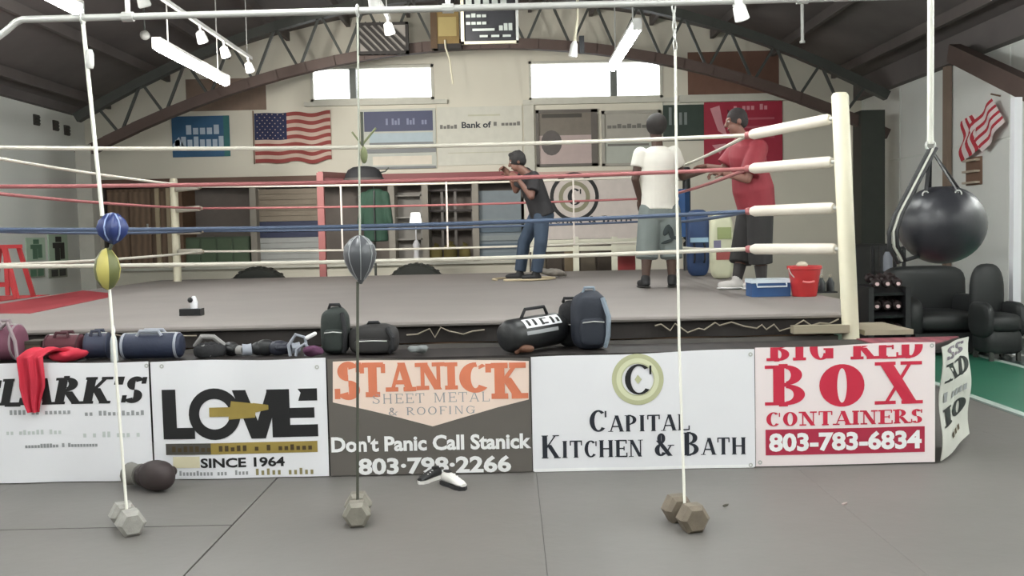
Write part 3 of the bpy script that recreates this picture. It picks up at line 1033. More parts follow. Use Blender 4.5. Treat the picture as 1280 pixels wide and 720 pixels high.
for j in range(6):
    for k in range(24):
        fs.append((j * 24 + k, j * 24 + (k + 1) % 24, (j + 1) * 24 + (k + 1) % 24, (j + 1) * 24 + k))
        mi.append((k // 4) % 2)
yg.v, yg.f, yg.m = vs, fs, mi
yg.build('yellow_bag', [mat('yellow_leather', (184, 174, 96), .45), mat('olive_leather', (92, 96, 54), .45)], t, True)
MB().tube([at(140, 304, PY), at(136, 316, PY)], .009, 7).build('link_cord', M_cordd, t)

# middle one: grey teardrop bag
top = pipept(447)
hi, lo = at(450, 294, PY), at(447, 352, PY)
t = thing('double_end_bag', 'dark grey teardrop punch bag on a thin cord, in front of the STANICK banner', 'punch bag', (top.x, PY, 1.1), 'double-end bags hung from the steel pipe')
bag_lines(t, top, hi, lo, c2, M_cordg, M_cordd, .006, .008)
c = at(450, 324, PY)
M_tear = mat('grey_leather', (74, 76, 80), .35, var=.15)
MB().lathe([(.006, -.135), (.022, -.11), (.055, -.065), (.08, -.01), (.086, .03), (.078, .07), (.05, .105), (.02, .125), (.006, .13)], c, 26).build('leather_bag', M_tear, t, True)
for k in range(8):
    a = 2 * PI * k / 8 + .2
    MB().tube([c + Vector((r * math.cos(a), r * math.sin(a), z)) for r, z in ((.023, -.11), (.056, -.065), (.081, -.01), (.087, .03), (.079, .07), (.051, .105), (.021, .125))], .0028, 5).build('seam', mat('pale_seam', (150, 152, 154), .4), t)
MB().ell(at(455, 194, PY), (.02, .02, .045), None, 10, 8).tube([at(452, 182, PY), at(470, 160, PY)], .006, 5).tube([at(456, 186, PY), at(440, 165, PY)], .005, 5).build('cord_knot', mat('olive_knot', (112, 118, 84), .8), t, True)
MB().tube([at(452, 140, PY), at(453, 182, PY)], .0085, 6).build('cord_wrap', M_cordd, t)

# right one: chain and white rope only
top = pipept(842)
hi = at(844, 62, PY)
t = thing('anchor_rope', 'white rope with a chain at its top, running down to the brownish dumbbell', 'rope', (top.x, PY, .1))
mb = MB()
chain(mb, top, hi, .016, .0045)
mb.build('chain', M_steel, t, True)['kind'] = 'stuff'
MB().tube([hi, at(846, 240, PY), at(849, 430, PY), c3 + Vector((0, 0, .022))], .0075, 8).build('rope_line', M_cordw, t, True)
MB().tube([c3 + Vector((0, .024 * math.cos(a), .024 * math.sin(a))) for a in [2 * PI * i / 10 for i in range(11)]], .007, 6, False).build('loop', M_cordw, t)
# clamp lamp on the pipe
p = pipept(922)
t = thing('clamp_spotlight', 'small white spotlight clamped on the steel pipe, top right of the white-shirted man', 'spotlight', p - Vector((0, 0, .09)))
M_lampw = mat('spot_white', (236, 236, 232), .4)
MB().lathe([(.02, .05), (.034, .03), (.04, -.04), (.034, -.045)], p - Vector((-.015, 0, .06)), 14, rotm(.3, -.35, 0)).build('lamp_shade', M_lampw, t, True)
MB().box(p.x - .02, p.x + .02, p.y - .03, p.y + .03, p.z - .025, p.z + .022).build('clamp', M_lampw, t)

# track lights along the roof
def track(x, y0, y1, z, label, heads, glab):
    t = thing('track_light', label, 'track light', (x, (y0 + y1) / 2, z - .25), 'white spotlight tracks under the roof')
    MB().box(x - .02, x + .02, y0, y1, z - .02, z + .02).build('track_bar', M_lampw, t)
    for yy in (y0 + .2, y1 - .2):
        MB().tube([(x, yy, z), (x, yy, roofz(x) - .003)], .007, 5).build('hanger', M_steel, t)
    for yy in heads:
        h = MB().lathe([(.02, .07), (.05, .05), (.065, -.06), (.055, -.075)], Vector((x + .02, yy, z - .15)), 12, rotm(.35, -.2, 0)).build('spot_head', M_lampw, t, True)
        MB().tube([(x, yy, z), (x + .015, yy, z - .1)], .014, 7).build('stem', M_lampw, h)
        ld = bpy.data.lights.new('spot_lamp', 'SPOT')
        ld.energy, ld.spot_size, ld.spot_blend, ld.shadow_soft_size = SPOT_W, math.radians(95), .9, .06
        ld.color = (1.0, .97, .9)
        lo = bpy.data.objects.new('spot_lamp', ld)
        COL.objects.link(lo)
        lo.parent = t
        lo.location = Vector((x + .05, yy + .1, z - .24)) - t.location
        lo.rotation_euler = Vector((.28, .9, -.22)).to_track_quat('-Z', 'Y').to_euler()


track(-3.5, 9.2, 13.3, 4.0, 'white spotlight track with four heads above the left strip light', (9.35, 11.1, 12.0, 13.1), '')
track(-1.36, 8.6, 11.3, 4.05, 'short white spotlight track with two heads left of the black hanging sign', (9.9, 11.1), '')
t = thing('pendant_spotlight', 'white spotlight on a long stem hanging right of the black hanging sign', 'spotlight', at(717, 68, 12.0))
p, q = at(717, 62, 12.0), at(722, 20, 12.0)
MB().lathe([(.025, .1), (.045, .06), (.055, -.08), (.045, -.09)], p, 12, rotm(0, .15, 0)).build('spot_head', M_lampw, t, True)
MB().tube([p + Vector((.01, 0, .09)), q, (q.x, q.y, roofz(q.x))], [.022, .016, .014], 8).build('stem', M_cream, t)
MB().box(p.x + .07, p.x + .13, 11.96, 12.04, p.z - .05, p.z + .16).build('driver_box', M_black, t)
t = thing('ceiling_rod', 'pale short rod hanging from the roof in front of the right half of the truss', 'rod', at(1003, 54, 12.5))
p = at(1003, 54, 12.5)
MB().tube([p, (p.x, p.y, roofz(p.x))], .022, 8).build('rod', M_steel, t)
MB().tube([p - Vector((0, 0, .0)), p + Vector((0, 0, .03))], .035, 10).build('end_fitting', M_steel, t)
p = at(181, 44, 12.0)
t = thing('ceiling_rod', 'small grey fitting hanging from the dark roof left of the left strip light', 'light fitting', p - Vector((0, 0, .06)))
MB().tube([p, (p.x, p.y, roofz(p.x))], .009, 6).build('rod', M_web, t)
MB().ell(p, (.06, .06, .06), None, 12, 8).build('globe', mat('fitting_grey', (140, 138, 134), .4), t, True)

# ------------------------------------------------------------------ wrecking-ball bag
HY = 6.25
bc = at(1177, 281, HY)
apex = at(1163, 178, HY)
t = thing('wrecking_ball_bag', 'big round black heavy bag hanging from a white pole at right', 'punch bag', (bc.x, bc.y, bc.z - .27))
R0 = .272
prof = []
for i in range(21):
    a = -PI / 2 + PI * i / 20 * .93
    prof.append((max(.004, R0 * math.cos(a)), R0 * .93 * math.sin(a)))
n = 48
vs, fs = [], []
for r, z in prof:
    for k in range(n):
        a = 2 * PI * k / n
        f = max(0, (z / R0 - .55)) * .22
        rr = r * (1 + f * math.cos(12 * a))
        vs.append(bc + Vector((rr * math.cos(a), rr * math.sin(a), z)))
for j in range(20):
    for k in range(n):
        fs.append((j * n + k, j * n + (k + 1) % n, (j + 1) * n + (k + 1) % n, (j + 1) * n + k))
fs.append(tuple(20 * n + k for k in range(n)))
MB().add(vs, fs).build('leather_ball', mat('black_leather', (34, 35, 40), .38, var=.12, bump=.08), t, 'all')
M_strapb = mat('black_strap', (34, 34, 36), .6)
MB().tube([apex + Vector((0, 0, -.01)), (apex.x, apex.y, roofz(apex.x))], .02, 10).build('hanger_pole', mat('pole_offwhite', (206, 206, 196), .5), t, True)
MB().tube([apex + Vector((.03 * math.cos(a), 0, .03 * math.sin(a) - .02)) for a in [2 * PI * i / 12 for i in range(13)]], .008, 6, False).build('ring', M_steel, t)
ra = R0 * .62
for k, a in enumerate((.3, 1.6, 2.6, 3.7, 4.9)):
    e = bc + Vector((ra * math.cos(a), ra * math.sin(a), R0 * .72))
    MB().bar(apex - Vector((0, 0, .04)), e, .022, .006).build('strap', M_strapb, t)
    MB().tube([e + Vector((.02 * math.cos(b), 0, .02 * math.sin(b))) for b in [2 * PI * i / 10 for i in range(11)]], .005, 5, False).build('strap_ring', M_steel, t)
# the slack sling round its left side, black with a pale edge
sl = [at(1161, 188, HY - .02), at(1138, 232, HY - .1), at(1118, 270, HY - .16), at(1111, 292, HY - .18), at(1112, 310, HY - .16), at(1122, 328, HY - .06)]
for off, m, w in ((0, M_strapb, .013), (.05, M_strapb, .011), (.027, mat('pale_strap_edge', (196, 196, 186), .5), .009)):
    MB().tube([p + Vector((off, 0, off * .3)) for p in sl] + ([bc + Vector((-.16, -.03, -.2))] if off == 0 else []), w, 8).build('sling', m, t, True)

# ------------------------------------------------------------------ things lying on the mat
def glove_lump(name, label, cat, c, sc, m, mcuff, az, tilt=0.0):
    """boxing glove: padded fist, thumb, cuff"""
    R = rotm(tilt, 0, az)
    t = thing(name, label, cat, (c[0], c[1], c[2]))
    C0 = Vector(c)
    f = lambda x, y, z: C0 + R @ Vector((x * sc, y * sc, z * sc))
    MB().ell(f(.055, 0, .068), (.085 * sc, .064 * sc, .066 * sc), R, 18, 12, .85).ell(f(.0, 0, .062), (.07 * sc, .055 * sc, .056 * sc), R, 16, 10).build('fist', m, t, True)
    MB().caps(f(-.01, .05, .07), f(.075, .062, .075), .028 * sc, .024 * sc).build('thumb', m, t, True)
    MB().tube([f(-.055, 0, .058), f(-.09, 0, .056), f(-.13, 0, .056)], [.05 * sc, .046 * sc, .052 * sc], 14).build('cuff', mcuff, t, True)
    return t


g = atz(193, 610, 0)
glove_lump('boxing_glove', 'dark brown boxing glove with grey cuff on the floor below the LOVE banner', 'boxing glove', (g.x - .02, g.y - .03, 0.0), 1.4, mat('glove_dark_brown', (52, 42, 42), .6, var=.25), mat('glove_cuff_grey', (120, 118, 112), .7), -.55)


def sneaker(label, p, az, mu, ms, sc=1.0, group=None):
    R = rotz(az)
    t = thing('sneaker', label, 'shoe', tuple(p), group)
    P0 = Vector(p)
    f = lambda x, y, z: P0 + R @ (Vector((x, y, z)) * sc)
    out = [(-.13, -.03), (-.135, .03), (-.08, .04), (0, .036), (.07, .048), (.12, .035), (.145, 0), (.12, -.035), (.07, -.045), (0, -.036), (-.08, -.04)]
    MB().prism(out, lambda x, y, d: f(x, y, d), .026).build('sole', ms, t)
    rings = [(f(x, 0, z), R @ Vector((0, 1, 0)), R @ Vector((0, 0, 1)), a * sc, b * sc) for x, z, a, b in ((-.128, .05, .022, .03), (-.10, .062, .034, .042), (-.04, .06, .036, .04), (.02, .053, .037, .032), (.08, .044, .042, .022), (.13, .036, .026, .012))]
    MB().loft(rings, 14).build('upper', mu, t, True)
    MB().ell(f(-.07, 0, .103), (.042 * sc, .026 * sc, .008 * sc), R, 12, 6).build('opening', M_ink, t, True)
    for i in range(3):
        MB().bar(f(-.01 + i * .03, -.026, .088 - i * .01), f(-.01 + i * .03, .026, .088 - i * .01), .008 * sc, .006 * sc).build('lace', M_wp, t)
    return t


M_shoew, M_shoeb = mat('shoe_white', (226, 224, 220), .5), mat('shoe_black', (36, 36, 38), .6)
g = atz(566, 612, 0)
sneaker('white sneaker with black sole on the mat under the STANICK banner', (g.x, g.y + .06, 0), -.9, M_shoew, M_shoeb, .85, 'shoes under the orange lettered banner')
g = atz(541, 603, 0)
sneaker('black sneaker beside the white one under the STANICK banner', (g.x - .02, g.y + .04, 0), -2.2, M_shoeb, M_shoew, .75, 'shoes under the orange lettered banner')
for i, (px, py, rgb, lab) in enumerate(((905, 634, (70, 68, 56), 'tiny dark scrap on the mat right of the brownish dumbbell'), (1054, 632, (176, 160, 156), 'tiny pale scrap on the mat in front of the crimson banner'))):
    g = atz(px, py, 0)
    MB().prism([(0, 0), (.022, .006), (.03, .02), (.012, .026), (-.004, .014)], lambda x, y, d: (g.x + x, g.y + y, .002 + d + x * .2), .006).build('paper_scrap', mat('scrap%d' % i, rgb, .8))
    tag(bpy.data.objects['paper_scrap' + ('' if i == 0 else '.%03d' % i)], lab, 'scrap')

# ------------------------------------------------------------------ bags and kit on the bench (top at z = .755)
BT = .7555


def on_bench(px, Y=6.32):
    return at(px, 430, Y).x


def duffel(name, label, px0, px1, Y, r, m, mend, az=0.0, z=BT, tilt=0.0, extra=None):
    x0, x1 = at(px0, 430, Y).x, at(px1, 430, Y).x
    c = Vector(((x0 + x1) / 2, Y, z + r * 1.04))
    L = (x1 - x0) / 2
    t = thing(name, label, 'bag', (c.x, c.y, z))
    ax = rotm(0, -tilt, az) @ Vector((1, 0, 0))
    pts = [c + ax * L * k for k in (-1, -.97, -.9, -.45, 0, .45, .9, .97, 1)]
    rad = [r * k for k in (.72, .88, .97, 1, .98, 1, .97, .88, .72)]
    MB().tube(pts, rad, 20).build('body', m, t, True)
    for s in (-1, 1):
        MB().tube([c + ax * L * s * .9, c + ax * L * s * .82], r * 1.03, 20).build('end_strap', mend, t, True)
    up = Vector((0, 0, 1))
    sd = ax.cross(up).normalized()
    for s in (-1, 1):
        MB().tube([c + ax * (-L * .4) - sd * s * r * .55 + up * r * .8, c + ax * (-L * .3) - sd * s * r * .5 + up * r * 1.18, c + ax * (L * .3) - sd * s * r * .5 + up * r * 1.18, c + ax * (L * .4) - sd * s * r * .55 + up * r * .8], .012, 7).build('handle', mend, t, True)
    MB().tube([c + ax * (-L * .8) + up * r * .99, c + up * r * 1.0, c + ax * L * .8 + up * r * .99], .005, 5).build('zip', M_steel, t)
    return t, c, ax, L


M_navyc = mat('navy_nylon', (38, 45, 66), .6, var=.2, bump=.2)
M_silver = mat('silver_strap', (150, 154, 164), .5)
duffel('duffel_bag', 'navy duffel bag with pale end straps on the bench behind the LOVE banner', 152, 228, 6.3, .085, M_navyc, M_silver)
duffel('duffel_bag', 'dark slate blue bag on the bench between the red cloth and the white bottle', 108, 137, 6.38, .085, mat('slate_nylon', (48, 54, 74), .6, var=.2), mat('slate_dark', (46, 50, 66), .6), .1)
duffel('duffel_bag', 'maroon bag lying behind the red cloth on the bench', 58, 104, 6.42, .08, mat('maroon_cloth', (84, 36, 46), .7, var=.25), mat('maroon_dark', (70, 34, 42), .7))
t, c, ax, L = duffel('duffel_bag', 'pinkish mauve bag at the far left end of the bench', -30, 27, 6.36, .12, mat('mauve_cloth', (112, 66, 84), .7, var=.25), mat('mauve_grey', (150, 136, 140), .7))
MB().tube([c + Vector((.06, -.08, .1)), c + Vector((.12, -.11, .14)), c + Vector((.17, -.12, .02)), c + Vector((.18, -.12, -.09))], .012, 7).build('shoulder_strap', mat('mauve_grey', (150, 136, 140), .7), t, True)


def crumple(c, r, seed, n=5, e=.8, flat=.7, mb=None):
    rn = random.Random(seed)
    mb = mb or MB()
    for i in range(n):
        q = Vector(c) + Vector((rn.uniform(-.6, .6) * r[0], rn.uniform(-.5, .5) * r[1], r[2] * rn.uniform(.45, .75)))
        k = rn.uniform(.5, .75)
        mb.ell(q, (r[0] * k, r[1] * k, r[2] * k * flat), rotm(rn.uniform(-.4, .4), rn.uniform(-.4, .4), rn.uniform(0, 3)), 16, 10, e)
    return mb


def remesh(mb, voxel, smooth=4, fac=.5, disp=None):
    """one continuous surface from overlapping volumes; returns (verts, faces)"""
    o = mb.build('volume', M_white, None, origin=(0, 0, 0))
    md = o.modifiers.new('r', 'REMESH'); md.mode = 'VOXEL'; md.voxel_size = voxel
    if smooth:
        ms = o.modifiers.new('s', 'SMOOTH'); ms.iterations = smooth; ms.factor = fac
    dg = bpy.context.evaluated_depsgraph_get()
    me = bpy.data.meshes.new_from_object(o.evaluated_get(dg))
    vs = [v.co.copy() for v in me.vertices]
    fs = [tuple(p.vertices) for p in me.polygons]
    old = o.data
    bpy.data.objects.remove(o); bpy.data.meshes.remove(old); bpy.data.meshes.remove(me)
    out = MB()
    out.v, out.f, out.m = vs, fs, [0] * len(fs)
    return out


# red cloth over the CLARK'S banner
x0c, x1c = on_bench(27, BY), on_bench(57, BY)
t = thing('red_cloth', "crumpled bright red cloth hanging over the CLARK'S banner", 'cloth', ((x0c + x1c) / 2, BY, .45))
zt_, zb_ = at(40, 447, BY).z, at(42, 514, BY).z


def cl(u, v):
    if v < .78:
        k = v / .78
        z = zb_ + (zt_ + .012 - zb_) * k
        wdt = .45 + .55 * min(1, k * 2.2)
        x = (x0c + x1c) / 2 + (u - .5) * (x1c - x0c) * 1.02 * wdt - .004 * math.sin(k * 8)
        y = BY - .044 - .016 * math.sin(u * 13 + k * 2) * (1 - .3 * k) - .008 * math.sin(u * 29 + k)
    else:
        k = (v - .78) / .22
        z = zt_ + .012 + .035 * math.sin(k * PI) + .015 * math.sin(u * 13)
        x = (x0c + x1c) / 2 + (u - .5) * (x1c - x0c) * (1.02 + .4 * k) + .10 * k
        y = BY - .044 - .012 * math.sin(u * 13 + 2) + .17 * k
    return Vector((x, y, z))


M_redc = mat('bright_red_cloth', (188, 38, 60), .75, var=.18, scale=7)
MB().sheet(cl, 26, 26, .008).build('hanging_tail', M_redc, t, 'all')
mb = crumple((on_bench(84, 6.2), 6.19, BT + .005), (.13, .085, .075), 4, 7, .9, .6)
remesh(mb, .012, 3).build('bunched_end', M_redc, t, 'all')

# white bottle, boxes, gloves, shoes, headgear
g = at(143, 446, 6.2)
t = thing('water_bottle', 'slim white bottle standing on the bench beside the navy duffel', 'bottle', (g.x, 6.2, BT))
MB().lathe([(.02, 0), (.024, .01), (.022, .13), (.016, .16), (.01, .175), (.01, .19)], (g.x, 6.2, BT), 14).build('body', mat('bottle_white', (206, 212, 212), .35), t, True)
MB().lathe([(.013, 0), (.013, .022), (.006, .05)], (g.x, 6.2, BT + .19), 12).build('cap', M_white, t, True)
g = on_bench(46, 6.46)
t = thing('kit_box', 'olive brown box on the bench left of the maroon bag', 'box', (g, 6.47, BT))
MB().box(g - .055, g + .055, 6.40, 6.54, BT, BT + .10).build('carton', mat('olive_box', (92, 86, 70), .8), t)
MB().box(g - .058, g + .058, 6.395, 6.545, BT + .10, BT + .125).build('lid', mat('olive_box_dark', (64, 58, 50), .8), t)

# headgear heap behind LOVE
t = thing('headgear', 'grey and black padded headgear on the bench right of the navy duffel', 'headgear', (on_bench(262), 6.33, BT))
xg = on_bench(262)
mb = MB()
for a in range(14):
    th = 2 * PI * a / 14
    mb.ell((xg + .085 * math.cos(th), 6.33 + .09 * math.sin(th), BT + .05), (.026, .026, .05), rotz(th), 10, 8)
remesh(mb, .012, 4).build('padded_band', M_blackc, t, 'all')
MB().tube([(xg - .085, 6.29, BT + .08), (xg - .03, 6.26, BT + .145), (xg + .04, 6.28, BT + .14), (xg + .09, 6.33, BT + .08)], .018, 8).build('crown_strap', mat('pale_grey_pad', (140, 138, 136), .6), t, True)
MB().tube([(xg - .02, 6.24, BT + .09), (xg + .0, 6.235, BT + .05), (xg + .03, 6.24, BT + .02)], .012, 8).build('cheek_pad', mat('pale_grey_pad', (140, 138, 136), .6), t, True)
glove_lump('boxing_glove', 'black boxing glove with pale cuff on the bench right of the headgear', 'boxing glove', (on_bench(291), 6.36, BT), .7, M_black, mat('pale_grey_pad', (140, 138, 136), .6), 2.6)
glove_lump('boxing_glove', 'black boxing glove lying behind the LOVE banner, white tag towards the floor lamp side', 'boxing glove', (on_bench(322), 6.34, BT), .8, M_black, M_silver, .3)['label'] = 'black boxing glove on the bench above the letter E of LOVE'
glove_lump('boxing_glove', 'black boxing glove with silver cuff beside the looped pale strap', 'boxing glove', (on_bench(354), 6.36, BT), .75, mat('dark_navy_leather', (40, 42, 54), .45), M_silver, -2.7)
# looped straps
t = thing('jump_rope', 'looped pale strap with grey handles heaped on the bench beside the green backpack', 'rope', (on_bench(380), 6.25, BT))
xg = on_bench(380)
MB().tube([(xg - .07, 6.22, BT + .01), (xg - .08, 6.22, BT + .08), (xg - .03, 6.22, BT + .15), (xg + .03, 6.22, BT + .13), (xg + .04, 6.22, BT + .05), (xg + .03, 6.22, BT + .01)], .011, 8).build('rope_loop', M_silver, t, True)
MB().tube([(xg - .03, 6.2, BT + .012), (xg - .02, 6.2, BT + .06), (xg + .03, 6.2, BT + .09), (xg + .075, 6.2, BT + .05), (xg + .07, 6.2, BT + .012)], .01, 8).build('rope_loop', M_silver, t, True)
MB().caps((xg + .05, 6.2, BT + .13), (xg + .10, 6.2, BT + .155), .014, .012).build('handle', M_wp, t, True)
# cloth scraps on the bench
for px, py, rgb, lab, sd in ((392, 440, (92, 54, 82), 'small purple cloth beside the green backpack', 5), (524, 440, (122, 126, 126), 'crumpled grey towel behind the orange lettered banner', 6)):
    xg = on_bench(px, 6.2)
    mb = crumple((xg, 6.2, BT + .004), (.075, .06, .06), sd, 5, .9, .6)
    o = remesh(mb, .012, 3).build('folded_towel', mat('towel_%d' % sd, rgb, .85, var=.2), None, 'all')
    tag(o, lab, 'towel')


def backpack(label, px, Y, w, d, h, m, mstrap, lean=0.0, az=0.0):
    x = on_bench(px, Y)
    t = thing('backpack', label, 'bag', (x, Y, BT))
    R = rotm(lean, 0, az)
    f = lambda a, b, c: Vector((x, Y, BT)) + R @ Vector((a, b, c))
    mb = MB().ell(f(0, 0, h * .5), (w / 2, d / 2, h / 2), R, 22, 14, .55, .5)
    mb.ell(f(w * .05, d * .1, h * .8), (w * .34, d * .4, h * .26), R, 18, 10, .7)
    remesh(mb, .014, 4).build('body', m, t, 'all')
    MB().ell(f(0, -d * .45, h * .33), (w * .36, d * .16, h * .25), R, 18, 10, .5, .5).build('front_pocket', m, t, True)
    MB().tube([f(-.04, 0, h * 1.0), f(-.03, -.01, h * 1.1), f(.03, -.01, h * 1.1), f(.04, 0, h * 1.0)], .011, 7).build('top_handle', mstrap, t, True)
    MB().tube([f(w * .3, -d * .4, h * .92), f(w * .42, -d * .62, h * .6), f(w * .4, -d * .6, h * .25), f(w * .34, -d * .45, .02)], .016, 8).build('shoulder_strap', mstrap, t, True)
    MB().tube([f(-w * .3, -d * .6, h * .5), f(0, -d * .63, h * .52), f(w * .3, -d * .6, h * .5)], .004, 5).build('zip', M_steel, t)
    return t


M_gb = mat('green_black_nylon', (40, 47, 44), .7, var=.25, bump=.2)
backpack('dark green backpack standing on the bench left of the middle bag cord', 420, 6.36, .19, .16, .30, M_gb, M_blackc)
backpack('black backpack lying low on the bench right of the middle bag cord', 468, 6.33, .33, .2, .19, mat('black_nylon', (40, 38, 38), .7, var=.25), M_blackc)
backpack('dark blue-grey backpack with a pale strap heaped highest on the bench', 737, 6.34, .24, .2, .37, mat('bluegrey_nylon', (34, 39, 50), .7, var=.25, bump=.2), mat('strap_bluegrey', (128, 140, 152), .6), 0, .15)
backpack('black soft bag slumped between the printed cylinder bag and the tall backpack', 712, 6.49, .15, .10, .30, M_blackc, M_blackc, 0, -.2)

# black cylinder bag with white print, tilted over the banner edge
a_, b_ = at(640, 424, 6.2), at(694, 418, 6.42)
a_ = Vector((a_.x, 6.16, BT + .115)); b_ = Vector((b_.x, 6.44, BT + .13))
ax = (b_ - a_).normalized()
t = thing('gym_bag', 'black cylinder gym bag with white print sagging over the orange banner', 'bag', ((a_.x + b_.x) / 2, 6.3, BT))
rb = .108
MB().tube([a_ - ax * .06, a_ - ax * .045, a_ - ax * .01, a_ + (b_ - a_) * .5, b_, b_ + ax * .03, b_ + ax * .04], [rb * .7, rb * .88, rb, rb * 1.02, rb, rb * .9, rb * .7], 26).build('body', M_black, t, True)
up = Vector((0, -.55, .83))
sd = ax.cross(up).normalized(); upp = sd.cross(ax).normalized()
tocam = (CAM - (a_ + b_) / 2); tocam = (tocam - ax * tocam.dot(ax)).normalized()
tang = ax.cross(tocam).normalized()
if tang.z < 0:
    tang = -tang
Lb = (b_ - a_).length
cmid = (a_ + b_) / 2


def onbag(s, ang, r):
    return cmid + ax * s + (tocam * math.cos(ang) + tang * math.sin(ang)) * r


def bagpatch(s0, s1, g0, g1, r):
    mb = MB()
    mb.grid(lambda u, v: onbag(s0 + (s1 - s0) * u, g0 + (g1 - g0) * v, r), 3, 8)
    return mb


bagpatch(-Lb * .40, Lb * .42, .28, .95, rb * 1.035).build('white_print', M_white, t, True)
for s0, s1, g0, g1 in ((-.34, -.28, .4, .85), (-.2, -.14, .4, .85), (-.04, .02, .35, .85), (.02, .12, .75, .85), (.02, .12, .38, .48), (.2, .26, .35, .85), (.32, .38, .4, .7)):
    bagpatch(Lb * s0, Lb * s1, g0, g1, rb * 1.055).build('print_mark', M_ink, t, True)
bagpatch(-Lb * .42, Lb * .30, -.12, .10, rb * 1.035).build('grey_stripe', mat('print_grey', (150, 152, 154), .6), t, True)
MB().tube([onbag(-Lb * .3, 1.3, rb), onbag(-Lb * .22, 1.3, rb * 1.5), onbag(Lb * .22, 1.3, rb * 1.5), onbag(Lb * .3, 1.3, rb)], .011, 7).build('handle', M_blackc, t, True)
glove_lump('boxing_glove', 'maroon and pink boxing glove wedged behind the printed cylinder bag', 'boxing glove', (on_bench(697, 6.5), 6.53, BT + .12), .7, mat('maroon_leather', (108, 40, 56), .45), mat('pink_cuff', (176, 122, 130), .5), -1.2)
# brown pouch under the bag
xg = on_bench(655, 6.14)
tag(remesh(crumple((xg, 6.13, BT + .0), (.075, .04, .05), 11, 5, .9, .7), .01, 3).build('leather_pouch', mat('brown_leather', (96, 62, 44), .6), None, 'all'), 'small brown leather pouch under the printed cylinder bag', 'pouch')

DK = DECK + .0015
# ------------------------------------------------------------------ things on the ring
g = atz(240, 394, DK)
t = thing('bell_box', 'small black box with a white cup near the front edge of the canvas', 'box', (g.x, g.y, DK))
MB().box(g.x - .085, g.x + .085, g.y - .05, g.y + .05, DK, DK + .055).build('base', M_black, t)
MB().lathe([(.028, 0), (.03, .05), (.02, .085), (.012, .1)], (g.x + .02, g.y, DK + .055), 12).build('white_cup', M_white, t, True)
MB().ell((g.x - .0, g.y - .03, DK + .125), (.022, .02, .022), None, 10, 8).build('black_knob', M_ink, t, True)
# blue cooler
g = atz(965, 371, DK)
t = thing('cool_box', 'blue cool box with a white lid on the ring apron beside the red bucket', 'cool box', (g.x, g.y + .13, DK))
M_cool = mat('cooler_blue', (48, 84, 134), .45)
MB().obox((g.x, g.y + .13, DK + .06), (.34, .22, .12), rotz(.0)).build('body', M_cool, t)
MB().obox((g.x - .0, g.y + .13, DK + .137), (.355, .235, .034), rotz(.0)).build('lid', mat('cooler_lid', (216, 226, 234), .4), t)
MB().tube([(g.x - .13, g.y + .01, DK + .12), (g.x - .13, g.y - .01, DK + .09), (g.x + .13, g.y - .01, DK + .09), (g.x + .13, g.y + .01, DK + .12)], .008, 6).build('handle', mat('cooler_lid', (216, 226, 234), .4), t)
# red bucket
g = atz(1010, 371, DK)
cb = Vector((g.x, g.y + .1, DK))
t = thing('bucket', 'red plastic bucket on the ring apron near the white corner post', 'bucket', tuple(cb))
M_bk = mat('bucket_red', (180, 48, 50), .35, var=.06)
MB().lathe([(.10, .0), (.105, .01), (.137, .235), (.148, .24), (.148, .265), (.137, .267), (.13, .24), (.10, .03), (.004, .025)], cb, 28).build('pail', M_bk, t, True)
MB().tube([cb + Vector((.145 * math.cos(a), -.03 - .05 * math.sin(a), .25 - .12 * math.sin(a))) for a in [PI * i / 14 for i in range(15)]], .005, 6, False).build('wire_handle', M_steel, t, True)
MB().tube([cb + Vector((x, -.112 - .01, .135 - .008 * (1 - (x / .05) ** 2))) for x in (-.05, -.025, 0, .025, .05)], .009, 7).build('grip', mat('grip_pink', (226, 130, 130), .5), t, True)
MB().ell(cb + Vector((-.02, 0, .275)), (.05, .05, .03), None, 12, 8).build('sponge', mat('sponge_tan', (206, 196, 176), .9), t, True)
g = atz(1033, 366, DK)
t = thing('spray_bottle', 'small dark bottles standing between the red bucket and the corner post', 'bottle', (g.x, g.y, DK))
for k, dx in enumerate((-.045, .045)):
    MB().lathe([(.036, 0), (.038, .09), (.02, .12), (.014, .14)], (g.x + dx, g.y + .03 * k, DK), 12).build('bottle_body', M_black, t, True)
    MB().lathe([(.016, .14), (.016, .165)], (g.x + dx, g.y + .03 * k, DK), 10).build('cap', M_lace, t, True)
t['label'] = 'pair of dark bottles in one carrier between the red bucket and the corner post'
t['category'] = 'bottle carrier'
MB().box(g.x - .09, g.x + .09, g.y - .04, g.y + .07, DK, DK + .012).build('tray', M_blackc, t)
# rope coil and shoes at the boxer's feet
g = atz(655, 350, DK)
t = thing('rope_coil', "loose pale rope loop lying on the canvas round the boxer's feet", 'rope', (g.x, g.y, DK))
pts = [(g.x + .40 * math.cos(a) * (1 + .06 * math.sin(3 * a)), g.y + .02 + .36 * math.sin(a), DK + .016) for a in [2 * PI * i / 30 * .93 - 2.3 for i in range(31)]]
MB().tube(pts, .013, 7).build('rope_line', mat('tan_rope', (196, 180, 150), .8), t, True)
g2 = atz(690, 347, DK)
tag(remesh(crumple((g2.x, g2.y, DK + .004), (.2, .12, .1), 15, 6, .9, .6), .016, 3).build('hand_wraps', mat('wrap_grey', (136, 130, 122), .9, var=.3), None, 'all'), 'heap of grey cloth on the canvas just right of the boxer', 'cloth')

# ------------------------------------------------------------------ signs, flags and posters on the back wall
WY = YB - .03


def wpt(px, py, Y=WY):
    p = at(px, py, Y)
    return p.x, p.z


def wbox(px0, px1, py0, py1, Y=WY):
    cx, cy = (px0 + px1) / 2, (py0 + py1) / 2
    return wpt(px0, cy, Y)[0], wpt(px1, cy, Y)[0], wpt(cx, py1, Y)[1], wpt(cx, py0, Y)[1]


